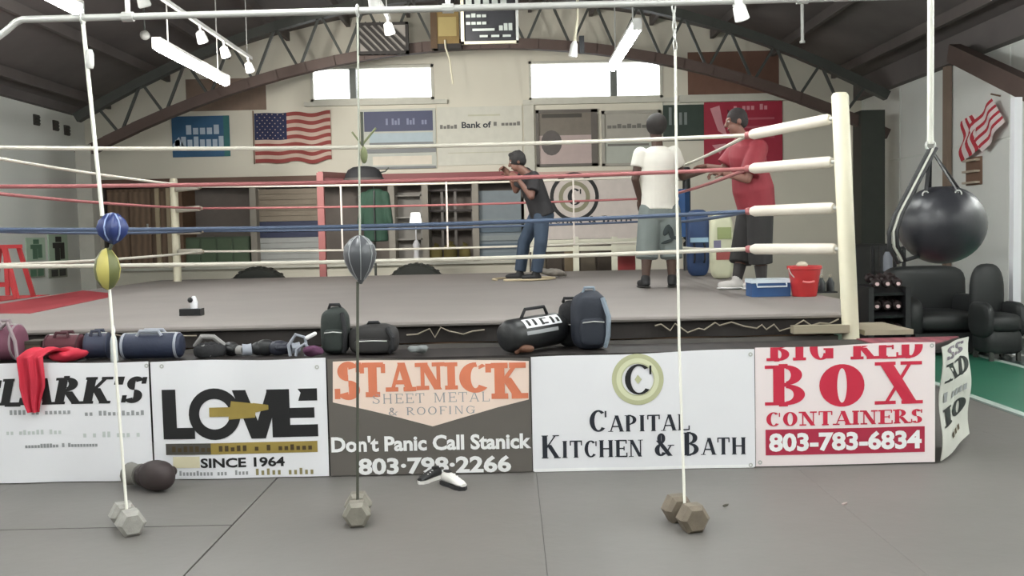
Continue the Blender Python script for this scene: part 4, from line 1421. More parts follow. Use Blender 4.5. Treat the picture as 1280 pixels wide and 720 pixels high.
def sheet_sign(name, label, cat, r, m, Y=WY, th=.02, group=None):
    x0, x1, z0, z1 = r
    t = thing(name, label, cat, ((x0 + x1) / 2, Y, z0), group)
    MB().box(x0, x1, Y, Y + th, z0, z1).build('backing', m, t)
    return t


def flat(t, name, polys, m, Y, stuff=True):
    mb = MB()
    for q in polys:
        mb.add([Vector((x, Y, z)) for x, z in q], [tuple(range(len(q)))])
    o = mb.build(name, m, t)
    if stuff and len(polys) > 1:
        o['kind'] = 'stuff'
    return o


G_SIGN = 'signs and banners on the back wall'
M_bluep = mat('poster_blue', (48, 92, 128), .5, var=.2)
M_pale = mat('print_pale_blue', (186, 200, 214), .5)
r = wbox(215, 287, 145, 196)
t = sheet_sign('wall_poster', 'blue poster with pale illegible writing on the back wall under the left of the truss', 'poster', r, M_bluep, group=G_SIGN)
x0, x1, z0, z1 = r
w, h = x1 - x0, z1 - z0
flat(t, 'print', ticks(x0 + w * .25, x1 - w * .15, z0 + h * .55, z0 + h * .78, 5, 21, .75) + ticks(x0 + w * .05, x1 - w * .08, z0 + h * .25, z0 + h * .5, 8, 22, .75) + [[(x0, z0 + h * .3), (x0 + w * .12, z0 + h * .5), (x0 + w * .2, z0 + h * .28), (x0 + w * .1, z0 + h * .18)]], M_pale, WY - .004)
flat(t, 'teal_edge', rectp(x1 - w * .1, x1, z0, z1), mat('poster_teal', (46, 108, 108), .5), WY - .003)

# large flag
x0, x1, z0, z1 = wbox(319, 414, 141, 203)
M_fr, M_fw, M_fb = mat('flag_red', (150, 72, 68), .8), mat('flag_white', (206, 182, 168), .8), mat('flag_navy', (40, 46, 80), .8)
t = thing('wall_flag', 'large rippled United States flag on the back wall', 'flag', ((x0 + x1) / 2, WY - .05, z0))


def fl_(u, v):
    x = x0 + (x1 - x0) * u
    z = z0 + (z1 - z0) * v + .05 * math.sin(u * 14 + .5) * u * (1 - .3 * v)
    return Vector((x, WY - .05 + .03 * math.sin(u * 14 + v), z))


MB().sheet(lambda u, v: fl_(u, v), 40, 26, .006, lambda u, v: 2 if (u < .42 and v > 6 / 13) else (0 if int(v * 13) % 2 == 0 else 1)).build('flag_cloth', [M_fr, M_fw, M_fb], t, 'all')
mb = MB()
for rI in range(9):
    for cI in range(6 if rI % 2 == 0 else 5):
        u = .42 * ((cI + (.5 if rI % 2 == 0 else 1)) / 6)
        v = 6 / 13 + 7 / 13 * ((rI + .5) / 9)
        p = fl_(u, v) - Vector((0, .006, 0))
        mb.add([p + Vector((.016 * math.sin(2 * PI * k / 10) * (1 if k % 2 == 0 else .4), 0, .016 * math.cos(2 * PI * k / 10) * (1 if k % 2 == 0 else .4))) for k in range(10)], [tuple(range(10))])
mb.build('stars', M_fw, t)['kind'] = 'stuff'
MB().tube([fl_(0, .0) + Vector((-.02, .0, -.02)), fl_(0, 1) + Vector((-.02, 0, .05))], .012, 6).build('hoist_pole', M_wood, t)

# window-like sign with dark blue header
r = wbox(451, 545, 136, 211)
t = sheet_sign('wall_sign', 'pale sign with a dark blue header strip, below the left high window', 'sign', r, mat('sign_pale', (190, 192, 182), .5), group=G_SIGN)
a = wbox(455, 541, 139, 164)
flat(t, 'header', rectp(*a), mat('sign_navy', (56, 62, 98), .5), WY - .004)
flat(t, 'print', ticks(a[0] + .3, a[1] - .1, a[2] + .12, a[2] + .24, 16, 31, .7), mat('print_lilac', (124, 130, 160), .5), WY - .006)
flat(t, 'blue_field', rectp(*wbox(462, 541, 166, 178)), mat('sign_paleblue', (172, 188, 196), .5), WY - .004)
for pr in ((462, 542, 178, 181), (456, 545, 186, 191), (456, 545, 208, 211)):
    a = wbox(*pr)
    MB().box(a[0], a[1], WY - .03, WY, a[2], a[3]).build('rail', mat('sign_grey', (120, 122, 124), .5), t)
flat(t, 'lower_field', rectp(*wbox(466, 540, 195, 206)), mat('sign_cream', (222, 212, 196), .5), WY - .004)

# bank banner
r = wbox(547, 653, 133, 206)
t = sheet_sign('wall_banner', 'large off-white banner with one line of dark writing behind the crouching boxer', 'banner', r, mat('banner_offwhite', (214, 212, 200), .6), group=G_SIGN)
flat(t, 'lettering', fit(fontpolys('Bank of', .03), *wbox(577, 614, 152, 160)), M_navy, WY - .005)
flat(t, 'small_print', ticks(*wbox(550, 572, 156, 161), 5, 33, .8), mat('print_dim', (120, 118, 112), .6), WY - .005)
flat(t, 'small_print', ticks(*wbox(617, 651, 152, 157), 7, 34, .8), mat('print_dim', (120, 118, 112), .6), WY - .005)
flat(t, 'faint_line', rectp(*wbox(585, 625, 143, 145)), mat('print_faint', (196, 194, 172), .6), WY - .005)
flat(t, 'faint_line', rectp(*wbox(560, 650, 190, 191)), mat('print_faint', (196, 194, 172), .6), WY - .005)
# pale pilaster strip right of it
a = wbox(655, 668, 125, 232)
struct('trim_20', MB().box(a[0], a[1], YB - .06, YB, a[2], a[3]), M_frame)

# two framed pictures
M_fdk = mat('picture_frame_grey', (104, 98, 92), .5)
for k, (pb, lab) in enumerate((((670, 747, 137, 208), 'large dark framed picture, brown above and pinkish below, under the right window'), ((752, 826, 138, 207), 'pale framed picture right of the brown one, behind the white-shirted man'))):
    x0, x1, z0, z1 = wbox(*pb)
    t = thing('wall_picture', lab, 'picture', ((x0 + x1) / 2, WY, z0), 'framed pictures on the back wall')
    mf = M_fdk if k == 0 else mat('picture_frame_pale', (168, 164, 154), .5)
    for b4 in ((x0, x1, z1 - .06, z1), (x0, x1, z0, z0 + .05), (x0, x0 + .06, z0, z1), (x1 - (.12 if k == 0 else .05), x1, z0, z1)):
        MB().box(b4[0], b4[1], WY - .03, WY + .02, b4[2], b4[3]).build('frame', mf, t)
    w, h = x1 - x0, z1 - z0
    if k == 0:
        flat(t, 'print_top', rectp(x0, x1, z0 + h * .55, z1), mat('print_brown_grey', (128, 120, 110), .6, var=.2), WY)
        flat(t, 'print_bottom', rectp(x0, x1, z0, z0 + h * .55), mat('print_pinkish', (190, 172, 168), .6, var=.12), WY)
        flat(t, 'print_figure', ringp(x0 + w * .25, z0 + h * .42, .02, .2, n=16, sq=1.2), mat('print_figure_dark', (96, 90, 88), .6, var=.3), WY - .004)
        flat(t, 'print_bar', rectp(x0 + w * .1, x0 + w * .75, z0 + h * .86, z0 + h * .93), mat('print_dark_bar', (76, 72, 66), .6), WY - .004)
    else:
        flat(t, 'print_top', rectp(x0, x1, z0 + h * .5, z1), mat('print_pale_grey', (176, 172, 162), .6, var=.1), WY)
        flat(t, 'print_bottom', rectp(x0, x1, z0, z0 + h * .5), mat('print_pale_green', (184, 188, 178), .6, var=.1), WY)
        flat(t, 'small_print', ticks(x0 + w * .1, x1 - w * .15, z0 + h * .68, z0 + h * .76, 9, 41, .85), mat('print_dim', (120, 118, 112), .6), WY - .004)
        flat(t, 'print_bar', rectp(x0 + w * .1, x1 - w * .2, z0 + h * .36, z0 + h * .40), mat('print_dim', (120, 118, 112), .6), WY - .004)

for pb, lab, rgb in (((860, 974, 64, 124), 'rusty brown board high on the back wall behind the right half of the truss', (120, 88, 74)), ((232, 332, 98, 138), 'dull brown board high on the back wall behind the left half of the truss', (132, 112, 98))):
    sheet_sign('wall_board', lab, 'board', wbox(*pb), mat('board_brown_%d' % rgb[0], rgb, .7, var=.2), YB - .012, .011)
# dark green board and red banner
r = wbox(829, 880, 127, 176)
t = sheet_sign('wall_board', 'dark green board with grey marks left of the red banner', 'sign', r, mat('board_green', (54, 68, 60), .5, var=.2), group=G_SIGN)
a = wbox(836, 868, 134, 156)
flat(t, 'chalk_marks', ticks(a[0], a[1], a[2], a[3], 5, 44, .55), mat('chalk_grey', (132, 140, 138), .7), WY - .004)
flat(t, 'top_edge', rectp(*wbox(829, 880, 127, 131)), M_frame, WY - .004)
r = wbox(880, 978, 126, 214)
M_rb = mat('banner_red', (168, 44, 66), .55, var=.14)
t = sheet_sign('wall_banner', 'tall red banner with pale worn marks behind the man in red', 'banner', r, M_rb, group=G_SIGN)
x0, x1, z0, z1 = r
w, h = x1 - x0, z1 - z0
M_pkp = mat('print_rose', (214, 150, 158), .6)
flat(t, 'small_print', ticks(x0 + w * .38, x1 - w * .12, z1 - h * .13, z1 - h * .05, 9, 46, .7), M_pkp, WY - .005)
for k, f in enumerate((.24, .36, .5)):
    flat(t, 'print_line', rectp(x0 + w * (.42 + .02 * k), x1 - w * .1, z1 - h * f - .04, z1 - h * f), mat('print_rose_dim', (190, 96, 110), .6), WY - .005, False)
flat(t, 'print_figure', [[(x0 + w * .08, z1 - h * .1), (x0 + w * .2, z1 - h * .06), (x0 + w * .24, z1 - h * .3), (x0 + w * .3, z1 - h * .5), (x0 + w * .18, z1 - h * .42)], [(x0 + w * .1, z1 - h * .62), (x0 + w * .28, z1 - h * .6), (x0 + w * .2, z1 - h * .75)]], M_pkp, WY - .005)
flat(t, 'print_dark', [[(x0 + w * .3, z1 - h * .12), (x0 + w * .42, z1 - h * .2), (x0 + w * .4, z1 - h * .5), (x0 + w * .31, z1 - h * .4)]], mat('print_dark_red', (92, 40, 48), .6), WY - .006, False)

# second kitchen banner low on the back wall
r = wbox(657, 800, 214, 299)
t = sheet_sign('wall_banner', 'white banner with a dark ring logo low on the back wall by the boxer', 'banner', r, mat('banner_pinkwhite', (222, 212, 206), .6), group=G_SIGN)
x, z = wpt(718, 246)
flat(t, 'logo_ring', ringp(x, z, .40, .47, n=40), M_ink, WY - .005)
flat(t, 'logo_ring', ringp(x, z, .22, .30, n=40), mat('print_olive_dim', (150, 146, 120), .5), WY - .005)
flat(t, 'logo_letter', fit(strokes('C', T=.24, t=.08), x - .13, x + .13, z - .16, z + .16), M_ink, WY - .007)
flat(t, 'lettering', fit(strokes('KITCHEN & BATH', T=.22, t=.08, small=.75), *wbox(668, 790, 270, 279)), M_navy, WY - .005)
flat(t, 'pink_edge', rectp(*wbox(657, 800, 214, 221)), mat('edge_pink', (206, 170, 160), .6), WY - .004)

# ------------------------------------------------------------------ things high up in front of the windows
p = at(611, 27, 11.0)
x0, x1, z0, z1 = at(576, 27, 11).x, at(648, 27, 11).x, at(611, 55, 11).z, at(611, -26, 11).z
t = thing('hanging_sign', 'black hanging sign with a white border and illegible white marks, top centre', 'sign', ((x0 + x1) / 2, 11, z0))
MB().box(x0, x1, 11, 11.04, z0, z1).build('board', mat('sign_black', (44, 44, 48), .5), t)
for a in ((x0, x0 + .035, z0, z1), (x1 - .03, x1, z0, z1), (x0, x1, z0, z0 + .03), (x0, x1, z1 - .03, z1)):
    MB().box(a[0], a[1], 10.98, 11.02, a[2], a[3]).build('border', M_cream if a[0] == x0 else mat('sign_border', (190, 192, 188), .5), t)
w = x1 - x0
yb = lambda py: at(611, py, 11).z
M_mk = mat('sign_marks', (176, 182, 176), .6)
flat(t, 'marks', ticks(x0 + .06, x1 - .1, yb(6), yb(-3), 5, 51, .7) + ticks(x0 + .06, x1 - .35, yb(22), yb(17), 4, 52, .8) + ticks(x0 + .06, x1 - .35, yb(31), yb(26), 4, 54, .8) + rectp(x0 + .13, x0 + .38, yb(39), yb(36)) + ticks(x1 - .22, x1 - .06, yb(39), yb(30), 3, 53, .8) + ticks(x0 + .08, x1 - .05, yb(47), yb(43), 4, 57, .7), M_mk, 10.975)
for x in (x0 + .05, x1 - .05):
    MB().tube([(x, 11.02, z1), (x, 11.02, roofz(x) - .003)], .006, 5).build('hanger', M_steel, t)

# lattice panel in the truss
LY = 16.3
a = [at(448, 69, LY), at(510, 69, LY), at(510, 28, LY), at(448, 28, LY)]
x0, x1, z0, z1 = a[0].x, a[1].x, a[0].z, a[2].z
t = thing('lattice_panel', 'dark crate-like lattice panel in the truss left of the ochre box', 'crate', ((x0 + x1) / 2, LY, z0))
M_lat = mat('lattice_dark', (46, 42, 40), .7)
MB().box(x0, x1, LY - .02, LY + .04, z0, z1).build('back_board', mat('lattice_pale', (150, 144, 138), .7), t)
for k in range(7):
    f = (k + .5) / 7
    MB().bar((x0 + (x1 - x0) * max(0, f - .35), LY - .04, z1 if f > .35 else z0 + (z1 - z0) * (.4 + f * 1.7)), (x0 + (x1 - x0) * min(1, f + .25), LY - .04, z0 if f < .75 else z0 + (z1 - z0) * (f - .75) * 2), .05, .03, 0, (0, 1, 0)).build('slat', M_lat, t)
for b4 in ((x0 - .02, x1 + .02, z1 - .04, z1), (x0 - .02, x1 + .02, z0, z0 + .05), (x0 - .02, x0 + .03, z0, z1), (x1 - .03, x1 + .02, z0, z1)):
    MB().box(b4[0], b4[1], LY - .06, LY + .04, b4[2], b4[3]).build('frame', M_lat, t)
# ochre box with a white pull cord
x0, x1, z0, z1 = at(541, 40, LY).x, at(574, 40, LY).x, at(557, 62, LY).z, at(557, 14, LY).z
t = thing('wall_heater', 'ochre and brown box fixed in the truss beside the hanging sign, white cord below it', 'box', ((x0 + x1) / 2, LY, z0))
MB().box(x0, x1, LY - .1, LY + .12, z0 + .08, z1).build('case', mat('ochre_case', (132, 108, 60), .6, var=.25), t)
MB().box(x0 - .03, x0 + .08, LY - .12, LY + .1, z0, z1 + .02).build('side_panel', mat('brown_panel', (84, 62, 38), .6), t)
MB().box(x0 + .1, x1 - .04, LY - .115, LY - .1, z0 + .2, z1 - .12).build('face_plate', mat('ochre_light', (168, 150, 96), .6), t)
MB().box(x0, x1 + .03, LY - .1, LY + .1, z0, z0 + .08).build('bottom_rail', M_lat, t)
p = at(556, 50, LY - .13)
MB().tube([p, at(557, 60, LY - .13), at(562, 74, LY - .13), at(566, 105, LY - .13)], .016, 7).build('pull_cord', M_cream, t, True)
MB().box(x0 + .1, x1 - .1, LY - .02, LY + .2, z1, topz((x0 + x1) / 2)).build('bracket', M_lat, t)

# small bits on the left wall
for k, (px, py) in enumerate(((46, 150), (70, 157), (84, 163))):
    p = atx(px, py, XL + .02)
    o = MB().box(XL, XL + .03, p.y - .09, p.y + .09, p.z - .09, p.z + .09).build('backing', mat('vent_dark', (66, 62, 58), .6), thing('wall_vent', ('left', 'middle', 'right')[k] + ' one of the three small dark vents high on the left wall', 'vent', (XL, p.y, p.z - .09), 'small vents on the left wall'))
    for j in range(3):
        MB().box(XL + .02, XL + .045, p.y - .08, p.y + .08, p.z - .07 + j * .055, p.z - .045 + j * .055).build('slat', M_web, o.parent)
M_post1 = [mat('poster_mint', (190, 212, 190), .6), mat('poster_charcoal', (64, 66, 62), .6), mat('poster_green', (92, 128, 104), .6)]
for k, (px0, px1, py0, py1, lab) in enumerate(((34, 56, 297, 326, 'mint poster with green figures low on the left wall, above the green framed pair'), (62, 84, 293, 328, 'mint poster with a charcoal figure low on the left wall beside the cord'), (36, 56, 334, 348, 'small dim framed print low on the left wall by the red stool'), (62, 84, 334, 348, 'small dark framed print low on the left wall nearest the yellow bag'))):
    a, b2 = atx(px0, py1, XL + .02), atx(px1, py0, XL + .02)
    y0, y1 = sorted((a.y, b2.y))
    z0, z1 = min(a.z, b2.z), max(a.z, b2.z)
    t = thing('wall_poster', lab, 'poster', (XL, (y0 + y1) / 2, z0), 'posters low on the left wall')
    MB().box(XL, XL + .02, y0, y1, z0, z1).build('backing', M_post1[0] if k < 2 else mat('poster_dim', (150, 156, 140), .6), t)
    w, h = y1 - y0, z1 - z0
    m2 = M_post1[2] if k in (0, 2) else M_post1[1]
    fig = MB()
    if k < 2:
        for f0, f1, g0, g1 in ((.35, .65, .72, .92), (.2, .8, .5, .7), (.3, .55, .06, .5), (.58, .8, .1, .5)):
            fig.box(XL + .02, XL + .026, y0 + w * f0, y0 + w * f1, z0 + h * g0, z0 + h * g1)
    else:
        fig.box(XL + .02, XL + .026, y0 + w * .12, y0 + w * .46, z0 + h * .15, z0 + h * .85).box(XL + .02, XL + .026, y0 + w * .56, y0 + w * .9, z0 + h * .15, z0 + h * .85)
    fig.build('print', m2, t)['kind'] = 'stuff'

# ------------------------------------------------------------------ in and before the bays of the back wall
def bayr(px0, px1, py0, py1, Y):
    cx, cy = (px0 + px1) / 2, (py0 + py1) / 2
    return at(px0, cy, Y).x, at(px1, cy, Y).x, at(cx, py1, Y).z, at(cx, py0, Y).z


FB = ZB0 + .0015
# brown cabinet of three doors, first bay
x0, x1, z0, z1 = bayr(134, 217, 236, 300, YB + .2)
t = thing('wood_cabinet', 'brown wooden cabinet with pale uprights in the bay left of the white far post', 'cabinet', ((x0 + x1) / 2, YB + .3, ZB0))
M_cab = mat('cabinet_brown', (122, 98, 80), .6, wave=3)
MB().box(x0, x1, YB + .22, YB + .6, FB, z1).build('body', M_cab, t)
w = (x1 - x0) / 3
for k in range(3):
    d = MB().box(x0 + w * k + .02, x0 + w * (k + 1) - .02, YB + .19, YB + .22, FB + .1, z1 - .06).build('door', mat('cabinet_door', (136, 112, 92), .55, wave=2.5), t)
    MB().box(x0 + w * (k + 1) - .09, x0 + w * (k + 1) - .06, YB + .165, YB + .19, FB + .7, FB + .85).build('handle', M_steel, d)
for px in (197, 211):
    xx = at(px, 260, YB + .15).x
    MB().box(xx - .04, xx + .04, YB + .12, YB + .165, FB, z1).build('upright', mat('pale_upright', (184, 168, 140), .6), t)
# grey green locker below, second bay
x0, x1, z0, z1 = bayr(231, 312, 296, 330, YB + .12)
t = thing('gym_locker', 'dark green low locker in the bay right of the white far post', 'locker', ((x0 + x1) / 2, YB + .3, ZB0))
MB().box(x0, x1, YB + .12, YB + .6, FB, z1).build('body', mat('locker_green', (76, 94, 72), .5, var=.2), t)
w = (x1 - x0) / 4
for k in range(4):
    MB().box(x0 + w * k + .02, x0 + w * (k + 1) - .02, YB + .10, YB + .12, FB + .04, z1 - .04).build('door', mat('locker_door', (88, 108, 82), .5), t)
# ribbed beige roller door, third bay
x0, x1, z0, z1 = bayr(321, 399, 236, 334, YB + .2)
t = thing('roller_door', 'beige ribbed roller door with a dark blue band, left of the red far post', 'door', ((x0 + x1) / 2, YB + .25, ZB0))
n = 14
for k in range(n):
    za, zb2 = FB + (z1 - FB) * k / n, FB + (z1 - FB) * (k + 1) / n
    f = (zb2 - FB) / (z1 - FB)
    m = mat('roller_blue', (58, 64, 92), .6) if .36 < f <= .58 else (mat('roller_pale', (176, 178, 176), .6) if f <= .36 else mat('roller_beige', (146, 134, 118), .6))
    MB().box(x0, x1, YB + .2 + .012 * (k % 2), YB + .26, za + .006, zb2).build('rib_slat', m, t)
# red post in front of the bays
p = at(403, 300, 16.0)
t = thing('support_post', 'thin red painted post under the beam left of the middle bag cord', 'post', (p.x, 16.0, 0))
zt = at(403, 216, 16.0).z
MB().box(p.x - .055, p.x + .055, 15.95, 16.05, 0, zt).build('shaft', mat('post_red', (164, 100, 98), .5), t)
MB().box(p.x - .1, p.x + .1, 15.9, 16.1, 0, .02).build('base_plate', M_web, t)
MB().bar((p.x, 16.0, zt - .03), (p.x, YB - .08, zt + .1), .08, .1).build('head_arm', mat('post_red', (164, 100, 98), .5), t)
# coat stand with green jacket and black hat
GY = 15.4
p = at(468, 300, GY)
t = thing('coat_stand', 'coat stand behind the ring near the middle bag cord', 'coat stand', (p.x, GY, 0))
zt = at(462, 205, GY).z
hp_z = at(455, 226, GY).z
MB().tube([(p.x, GY + .04, 0.03), (p.x, GY + .04, hp_z - .075)], .02, 8).build('pole', M_web, t)
for k in range(4):
    a = PI / 4 + k * PI / 2
    MB().tube([(p.x, GY + .04, .12), (p.x + .26 * math.cos(a), GY + .04 + .26 * math.sin(a), .015)], .016, 6).build('foot', M_web, t)
for s in (-1, 1):
    MB().tube([(p.x, GY + .04, zt - .16), (p.x + s * .2, GY + .04, zt - .12), (p.x + s * .26, GY + .04, zt - .06)], .012, 6).build('hook', M_web, t)
jx0, jx1, jz0, jz1 = bayr(452, 487, 236, 302, GY)
mb = MB().loft([(Vector(((jx0 + jx1) / 2, GY - .02, jz0)), Vector((1, 0, 0)), Vector((0, 1, 0)), .2, .09), (Vector(((jx0 + jx1) / 2, GY - .02, jz0 + .3)), Vector((1, 0, 0)), Vector((0, 1, 0)), .19, .1), (Vector(((jx0 + jx1) / 2, GY - .02, jz1 - .2)), Vector((1, 0, 0)), Vector((0, 1, 0)), .2, .1), (Vector(((jx0 + jx1) / 2, GY - .0, jz1)), Vector((1, 0, 0)), Vector((0, 1, 0)), .11, .07)], 18)
for s in (-1, 1):
    mb.caps(((jx0 + jx1) / 2 + s * .17, GY - .02, jz1 - .1), ((jx0 + jx1) / 2 + s * .24, GY - .06, jz0 + .3), .065, .05)
t2 = thing('jacket', 'dark green jacket hanging on the coat stand behind the ring', 'jacket', ((jx0 + jx1) / 2, GY, jz0))
remesh(mb, .02, 4).build('jacket_body', mat('jacket_green', (34, 62, 48), .8, var=.3), t2, 'all')
MB().tube([((jx0 + jx1) / 2, GY - .135, jz0 + .02), ((jx0 + jx1) / 2, GY - .14, jz1 - .25), ((jx0 + jx1) / 2, GY - .10, jz1 - .03)], .012, 6).build('zip', M_ink, t2)
hp = at(455, 226, GY)
t3 = thing('black_hat', 'wide black hat resting on top of the coat stand', 'hat', (hp.x, GY - .02, hp.z - .02))
MB().lathe([(.30, -.07), (.32, -.04), (.31, .02), (.29, .10), (.25, .17), (.17, .215), (.07, .23), (.004, .232)], (hp.x, GY - .02, hp.z), 26, None, 0, 1, .7).build('crown_and_brim', M_blackc, t3, True)
MB().lathe([(.316, -.01), (.314, .02), (.308, .04)], (hp.x, GY - .02, hp.z), 26, None, 0, 1.03, .73).build('hat_band', mat('hat_band', (70, 64, 62), .7), t3, True)
# shelf with a lit white lamp, fifth bay
x0, x1, z0, z1 = bayr(493, 528, 240, 325, YB + .3)
t = thing('tall_shelf', 'grey shelf unit in the bay behind the small white lamp', 'shelf', ((x0 + x1) / 2, YB + .35, ZB0))
M_sh = mat('shelf_grey', (148, 144, 138), .6)
for k in range(4):
    z = FB + (z1 - FB) * k / 3.2
    MB().box(x0, x1, YB + .26, YB + .55, z, z + .03).build('shelf_board', M_sh, t)
MB().box(x0, x1, YB + .55, YB + .58, FB, z1).build('back_panel', M_sh, t)
for xx in (x0, x1 - .03):
    MB().box(xx, xx + .03, YB + .26, YB + .55, FB, z1).build('side_panel', M_sh, t)
p = at(519, 274, YB + .05)
t = thing('white_lamp', 'small bright white lamp in the bay right of the green jacket', 'lamp', (p.x, YB + .1, FB))
MB().lathe([(.10, 0), (.10, .03), (.06, .06), (.05, .2), (.07, .34), (.03, .42)], (p.x, YB + .12, FB), 16).build('base', M_white, t, True)
MB().tube([(p.x, YB + .12, FB + .42), (p.x, YB + .12, p.z - .1)], .012, 7).build('stem', M_white, t)
MB().lathe([(.13, -.12), (.125, -.1), (.09, .12), (.08, .13)], (p.x, YB + .12, p.z), 18).build('shade', mat('lit_shade', (250, 250, 250), .5, emit=1.2), t, True)
# lattice window frame, sixth bay, olive sacks before it
x0, x1, z0, z1 = bayr(534, 591, 236, 300, YB + .3)
t = thing('equipment_rack', 'dark framed rack in the bay above the olive sacks', 'rack', ((x0 + x1) / 2, YB + .35, ZB0))
M_rk = mat('rack_dark', (60, 52, 50), .6)
for f in (0, .33, .62, 1):
    xx = x0 + (x1 - x0) * f
    MB().box(xx - .025, xx + .025, YB + .3, YB + .35, FB, z1).build('upright', mat('rack_upright', (112, 106, 102), .5), t)
for f in (0.45, .7, .98):
    zz = FB + (z1 - FB) * f
    MB().box(x0, x1, YB + .25, YB + .6, zz - .02, zz + .02).build('shelf_board', M_rk, t)
for k, (px, r_) in enumerate(((545, .125), (563, .14), (581, .125))):
    p = at(px, 322, YB + .12)
    o = MB().ell((p.x, YB + .16, FB + r_ * 1.2), (r_ * 1.05, r_ * .8, r_ * 1.2), rotz(k), 16, 10, .8, .7).build('sack_body', mat('olive_sack', (122, 112, 66), .9, var=.3), thing('sack', ('left', 'middle', 'right')[k] + ' one of three olive sacks on the ledge of the dark rack bay', 'sack', (p.x, YB + .16, FB), 'olive sacks in the bay'), True)
    MB().tube([(p.x, YB + .16, FB + r_ * 2.36), (p.x + .02, YB + .15, FB + r_ * 2.7)], [.03, .06], 8).build('tied_neck', mat('olive_sack', (122, 112, 66), .9, var=.3), o.parent, True)
# grey-blue slatted board, last bay
x0, x1, z0, z1 = bayr(597, 652, 238, 338, YB + .1)
t = thing('slatted_board', 'grey-blue slatted board in the bay behind the crouching boxer', 'board', ((x0 + x1) / 2, YB + .12, ZB0))
MB().box(x0, x1, YB + .14, YB + .2, FB, z1).build('panel', mat('board_greyblue', (132, 142, 148), .6), t)
for k in range(5):
    z = FB + .06 + k * .16
    MB().box(x0 + .02, x1 - .02, YB + .10, YB + .14, z, z + .1).build('slat', mat('slat_greyblue', (96, 112, 126) if k % 2 else (120, 132, 140), .6) if k == 0 else mat('slat_greyblue%d' % (k % 2), (92, 108, 122) if k % 2 else (142, 150, 152), .6), t)
# low pale ledge in front of the bays
struct('trim_21', MB().box(XA, XB, YB - .12, YB - .01, ZB0 - .05, ZB0 - .003), M_frame)

# big tyres standing behind the ring
def tyre(px, pytop, Y, R, label):
    p = at(px, pytop, Y)
    t = thing('tractor_tyre', label, 'tyre', (p.x, Y, 0), 'big tyres standing behind the ring')
    c = Vector((p.x, Y, R))
    Rx = Matrix.Rotation(PI / 2, 3, 'X')
    MB().lathe([(R * .55, -.11), (R * .62, -.15), (R * .9, -.16), (R * .97, -.12), (R * .985, 0), (R * .97, .12), (R * .9, .16), (R * .62, .15), (R * .55, .11), (R * .52, 0), (R * .55, -.11)], c, 40, Rx).build('casing', mat('tyre_rubber', (36, 38, 34), .7, var=.2), t, True)
    for k in range(36):
        a = 2 * PI * k / 36
        d = Vector((math.cos(a), 0, math.sin(a)))
        o = Vector((0, .05 if k % 2 else -.05, 0))
        MB().bar(c + d * R * .965 + o - Vector((0, .09, 0)), c + d * R * .965 + o + Vector((0, .09, 0)), R * .07, R * .062, 0, tuple(d)).build('tread_block', mat('tyre_rubber', (36, 38, 34), .7, var=.2), t)


tyre(323, 333, 15.35, .55, 'big dark tyre standing behind the ring left of the red far post')
tyre(520, 329, 15.35, .55, 'big dark tyre standing behind the ring below the white lamp')

# white rail barrier and crates right of the boxer
RY = 15.2
x0, x1 = at(662, 305, RY).x, at(802, 305, RY).x
t = thing('rail_barrier', 'white rail barrier behind the ring below the C logo banner', 'barrier', ((x0 + x1) / 2, RY, 0))
for py in (302, 311):
    z = at(720, py, RY).z
    MB().box(x0, x1, RY - .03, RY + .03, z - .035, z + .035).build('rail', mat('rail_white', (216, 214, 196), .5), t)
for px in (668, 720, 768, 798):
    xx = at(px, 320, RY).x
    MB().box(xx - .045, xx + .045, RY - .045, RY + .045, 0, at(px, 296, RY).z).build('post', mat('rail_white', (216, 214, 196), .5), t)
t = thing('tool_chest', 'dark red chest standing behind the ring by the white-shirted man', 'chest', (at(788, 330, 15.8).x, 15.8, 0))
x0, x1, z0, z1 = bayr(768, 808, 320, 350, 15.8)
MB().box(x0, x1, 15.6, 16.0, 0, z1).build('body', mat('chest_red', (140, 52, 56), .5), t)
for k in range(4):
    MB().box(x0 + .03, x1 - .03, 15.58, 15.6, .1 + k * .26, .33 + k * .26).build('drawer', mat('chest_red_front', (156, 60, 62), .45), t)
t = thing('crate_stack', 'dark low cupboard behind the white rail barrier', 'cupboard', (at(715, 320, 16.4).x, 16.4, 0))
x0, x1, z0, z1 = bayr(662, 765, 299, 350, 16.4)
MB().box(x0, x1, 16.2, 16.6, 0, z1).build('body', mat('cupboard_dark', (78, 70, 62), .7, var=.3), t)
w = (x1 - x0) / 5
for k in range(5):
    MB().box(x0 + w * k + .02, x0 + w * (k + 1) - .02, 16.17, 16.2, .2, z1 - .05).build('door', mat('cupboard_door%d' % (k % 3), ((94, 86, 74), (70, 62, 54), (120, 106, 84))[k % 3], .7, var=.3), t)

# printed sack and blue bits near the far blue corner
sp = at(901, 334, 11.6)
x0, x1, z0, z1 = bayr(887, 916, 268, 334, 11.6)
zs = DECK + .002
t = thing('printed_sack', 'tall pale sack with green and red print standing between the two men on the right', 'sack', ((x0 + x1) / 2, 11.6, zs))
mb = MB().ell(((x0 + x1) / 2, 11.6, (zs + z1) / 2), ((x1 - x0) / 2, .11, (z1 - zs) / 2), None, 20, 14, .5, .45)
remesh(mb, .016, 3).build('sack_body', mat('sack_pale', (206, 206, 178), .7, var=.1), t, 'all')
for k, (f0, f1, g0, g1, rgb) in enumerate(((.2, .8, .30, .42, (150, 74, 70)), (.25, .85, .62, .8, (150, 160, 110)), (.1, .4, .45, .6, (120, 116, 140)))):
    MB().box(x0 + (x1 - x0) * f0, x0 + (x1 - x0) * f1, 11.484, 11.5, zs + (z1 - zs) * g0, zs + (z1 - zs) * g1).build('print_block', mat('sack_print%d' % k, rgb, .7), t)
x0, x1, z0, z1 = bayr(858, 886, 262, 338, 12.4)
